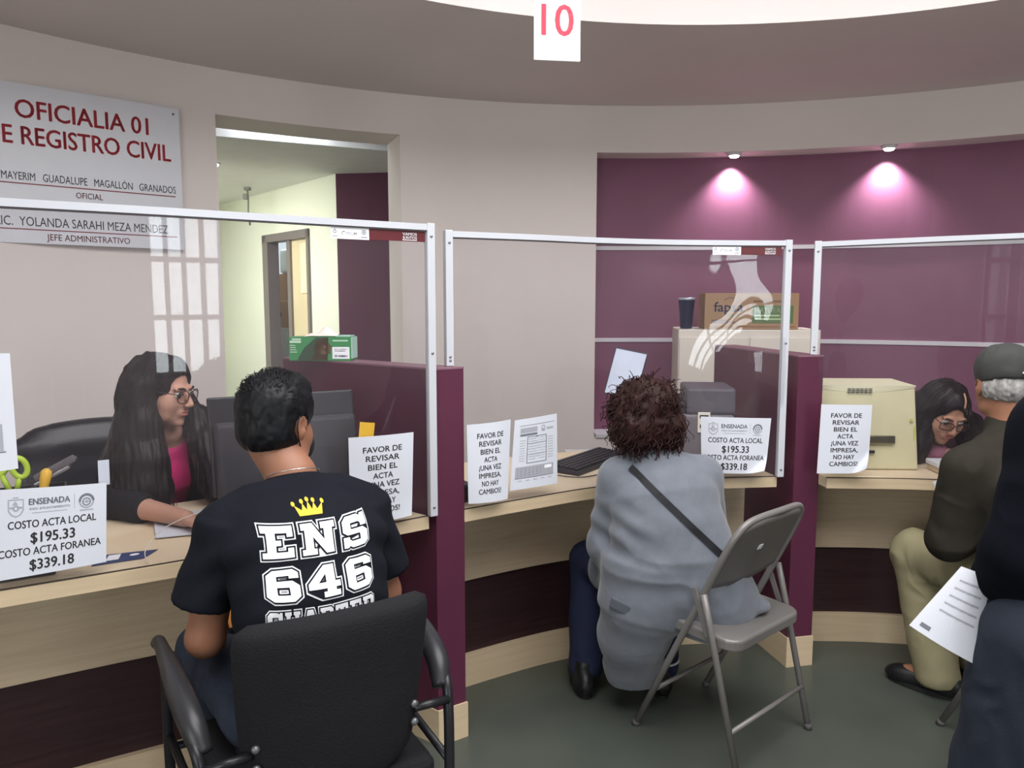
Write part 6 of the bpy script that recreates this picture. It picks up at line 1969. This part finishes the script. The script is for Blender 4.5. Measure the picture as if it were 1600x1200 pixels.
M_BJ = mat('blue_jeans', '#1c2431', 0.85, vary=.12, scale=16, bump=.15, bscale=280)
F = Field((-.32, -.28, .04), (.32, .28, .96), .0075)
F.ell((-.03, 0, .87), (.185, .125, .10), None, .03)
for s in (-1, 1): F.limb([(s*.1-.04, 0, .85), (s*.125-.05, .03-.03*s, .46)], [.115, .090], .03); F.limb([(s*.125-.05, .03-.03*s, .46), (s*.12-.05, -.05*s, .10)], [.090, .078], .02)
grow(F, 'jeans', M_BJ, pE, 2, folds(.006, (12, 12, 8), (26, 26, 16), 44))
for s in (-1, 1): shoe(pE, (s*.12-.05, -.09-.05*s, 0), (s*.135-.05, .17-.05*s, 0), M_BLKSHOE, M_SOLE)
F = Field(HE.c-.2, HE.c+.2, .006); F.ell(HE.p(0, -.016, .04), (.084, .103, .086), HE.R); F.ell(HE.p(0, -.035, -.015), (.078, .078, .07), HE.R, .02); F.ell(HE.p(0, .115, -.03), (.10, .085, .085), HE.R, .008, True)
grow(F, 'hair', M_HB, pE, 1, hair_disp(.003, (60, 60, 50), 9))
eyes(HE, pE)
# the sheets in that hand
pr = Print(); pr.rect(.02, .02, .05, .035, 0, 2)
for k in range(5): pr.rect(.04+.0*k, .10+.03*k, .17, .107+.03*k, 1, 4)
sheet('loose_paper', 'white paper hanging from the hand of the person in navy', 'paper', None, (.905, 1.50, .965), (.950, 1.475, .955), (.925, 1.462, .775), (.815, 1.515, .835), .2, .27, pr, [M_MIDINK, M_FADE], bow=.018, thick=.0012)

# ---------------------------------------------------------------- clerk with glasses at the right counter
OF = np.array((2.043, 3.765, 0.0))
pF = person(tuple(OF), 0, 'person with dark hair and glasses looking down, dusty pink top, behind right counter')
f_ = lambda x, y, z: (x*.946-OF[0], y*.946-OF[1], z*.946+.081)
SF = skin_mat('warm_skin', '#a97d66')
HF = Frame(f_(1.925, 3.40, 1.0), rotm(180, -28, -6), 1.01)
side = (-1, 0, 0)
F = Field((-.48, -.86, .0), (.30, .24, 1.18), .0052)
head(F, HF)
F.limb([HF.p(0, -.02, -.055), f_(1.985, 3.53, .90), f_(2.01, 3.60, .85)], [.048, .05, .056], .02)
F.loft([(f_(2.10, 3.98, .50), .16, .11), (f_(2.07, 3.88, .68), .135, .09), (f_(2.03, 3.70, .80), .145, .085), (f_(2.01, 3.60, .855), .11, .055)], side)
S1, S2 = f_(1.855, 3.62, .83), f_(2.165, 3.62, .83)
E1, E2 = f_(1.845, 3.50, .80), f_(2.21, 3.50, .80)
W1, W2 = f_(1.965, 3.37, .812), f_(2.08, 3.36, .812)
for S, E_, W_ in ((S1, E1, W1), (S2, E2, W2)): F.cone(f_(2.01, 3.60, .86), S, .045, .045); F.limb([S, E_, W_], [.042, .035, .024])
hand(F, tuple(np.array(W1)+np.array((.01, -.012, 0))), (.55, -.8, -.05), (0, 0, 1), True, .3); hand(F, tuple(np.array(W2)+np.array((-.01, -.012, 0))), (-.5, -.85, -.05), (0, 0, 1), False, .3)
for s in (-1, 1): F.limb([f_(2.10+s*.09, 3.98, .52), f_(2.10+s*.11, 3.66, .50), (*f_(2.10+s*.11, 3.66, .07)[:2], .08)], [.08, .055, .036], .03); F.cone((*f_(2.10+s*.11, 3.66, 0)[:2], .06), (*f_(2.10+s*.11, 3.50, 0)[:2], .03), .034, .024)
grow(F, 'body', SF, pF, 1)
eyes(HF, pF, (-4, -18)); face_details(HF, pF, '#93524e', M_BROW)
glasses(HF, pF, mat('black_frame', '#1b191b', .3), .026, .0175, -.002, .108, 3.2)
M_DUSTY = mat('dusty_pink_knit', '#8d5a6c', 0.85, vary=.06, scale=20)
F = Field((-.46, -.70, .45), (.30, .2, .98), .0065)
F.loft([(f_(2.10, 3.985, .48), .185, .13), (f_(2.07, 3.885, .68), .16, .11), (f_(2.03, 3.705, .80), .165, .10), (f_(2.01, 3.605, .855), .12, .066)], side)
for S, E_, W_ in ((S1, E1, W1), (S2, E2, W2)): F.cone(f_(2.01, 3.605, .865), S, .056, .056, .03); F.limb([S, E_, tuple(np.array(E_)*.3+np.array(W_)*.7)], [.058, .048, .036], .02)
grow(F, 'pink_top', M_DUSTY, pF, 2, folds(.004, (14, 14, 10), (28, 28, 20), 51))
F = Field((-.36, -.5, .04), (.36, .2, .66), .009)
F.ell(f_(2.10, 3.98, .52), (.18, .16, .10))
for s in (-1, 1): F.limb([f_(2.10+s*.09, 3.98, .53), f_(2.10+s*.11, 3.66, .51)], [.095, .07], .03); F.limb([f_(2.10+s*.11, 3.66, .51), (*f_(2.10+s*.11, 3.66, 0)[:2], .12)], [.07, .055])
grow(F, 'trousers', MATS['black_trousers'], pF, 2)
for s in (-1, 1): shoe(pF, (*f_(2.10+s*.11, 3.72, 0)[:2], 0), (*f_(2.10+s*.11, 3.46, 0)[:2], 0), M_BLKSHOE, M_SOLE)
M_HF = hair_mat('black_wavy_hair', '#161114', 0.4)
F = Field((-.46, -.80, .70), (.20, .0, 1.20), .0055)
F.ell(HF.p(0, -.018, .044), (.090, .108, .088), HF.R, .01); F.ell(HF.p(0, -.045, -.03), (.092, .082, .10), HF.R, .02)
F.ell(HF.p(0, .108, -.035), (.068, .085, .098), HF.R, .010, True); F.ell(HF.p(0, .108, .042), (.045, .05, .034), HF.R, .012, True)
NEARF = [(HF.p(.080, -.01, .01), .035, .05), (f_(1.845, 3.42, .93), .050, .055), (f_(1.825, 3.42, .86), .052, .055), (f_(1.825, 3.43, .80), .045, .045)]
FARF = [(HF.p(-.080, -.01, .0), .035, .05), (f_(2.06, 3.43, .93), .05, .055), (f_(2.085, 3.43, .86), .055, .055), (f_(2.095, 3.44, .80), .045, .045)]
lock(NEARF); lock(FARF)
lock([(HF.p(0, -.085, .0), .09, .06), (f_(2.0, 3.62, .93), .12, .06), (f_(2.03, 3.74, .84), .12, .05)])
hF, VF, QF = grow(F, 'hair', M_HF, pF, 1, lambda V, N: .007*vnoise(V*np.array((34, 34, 9)), 5))
crown_strands(HF, VF, QF, 330, M_HF, hF)
curtain_strands(NEARF, 160, 1.12, hF, M_HF, 'hair_locks', wave=.014); curtain_strands(FARF, 160, 1.12, hF, M_HF, 'hair_locks', wave=.014)
mb = MB(); mb.tube(smooth_path([HF.p(-.004, .055, .1325), HF.p(-.002, .085, .118), HF.p(0, .104, .092)], 6), .0035, 8); o = mb.build('hair_parting', SF, hF); o['label'] = 'pale parting line'
mb = MB(); mb.lathe(HF.p(-.083, -.005, -.04), [(.003, -.004), (.006, 0), (.003, .004)], 10); mb.build('earring', mat('pearl', '#d8d4cf', .2), pF)
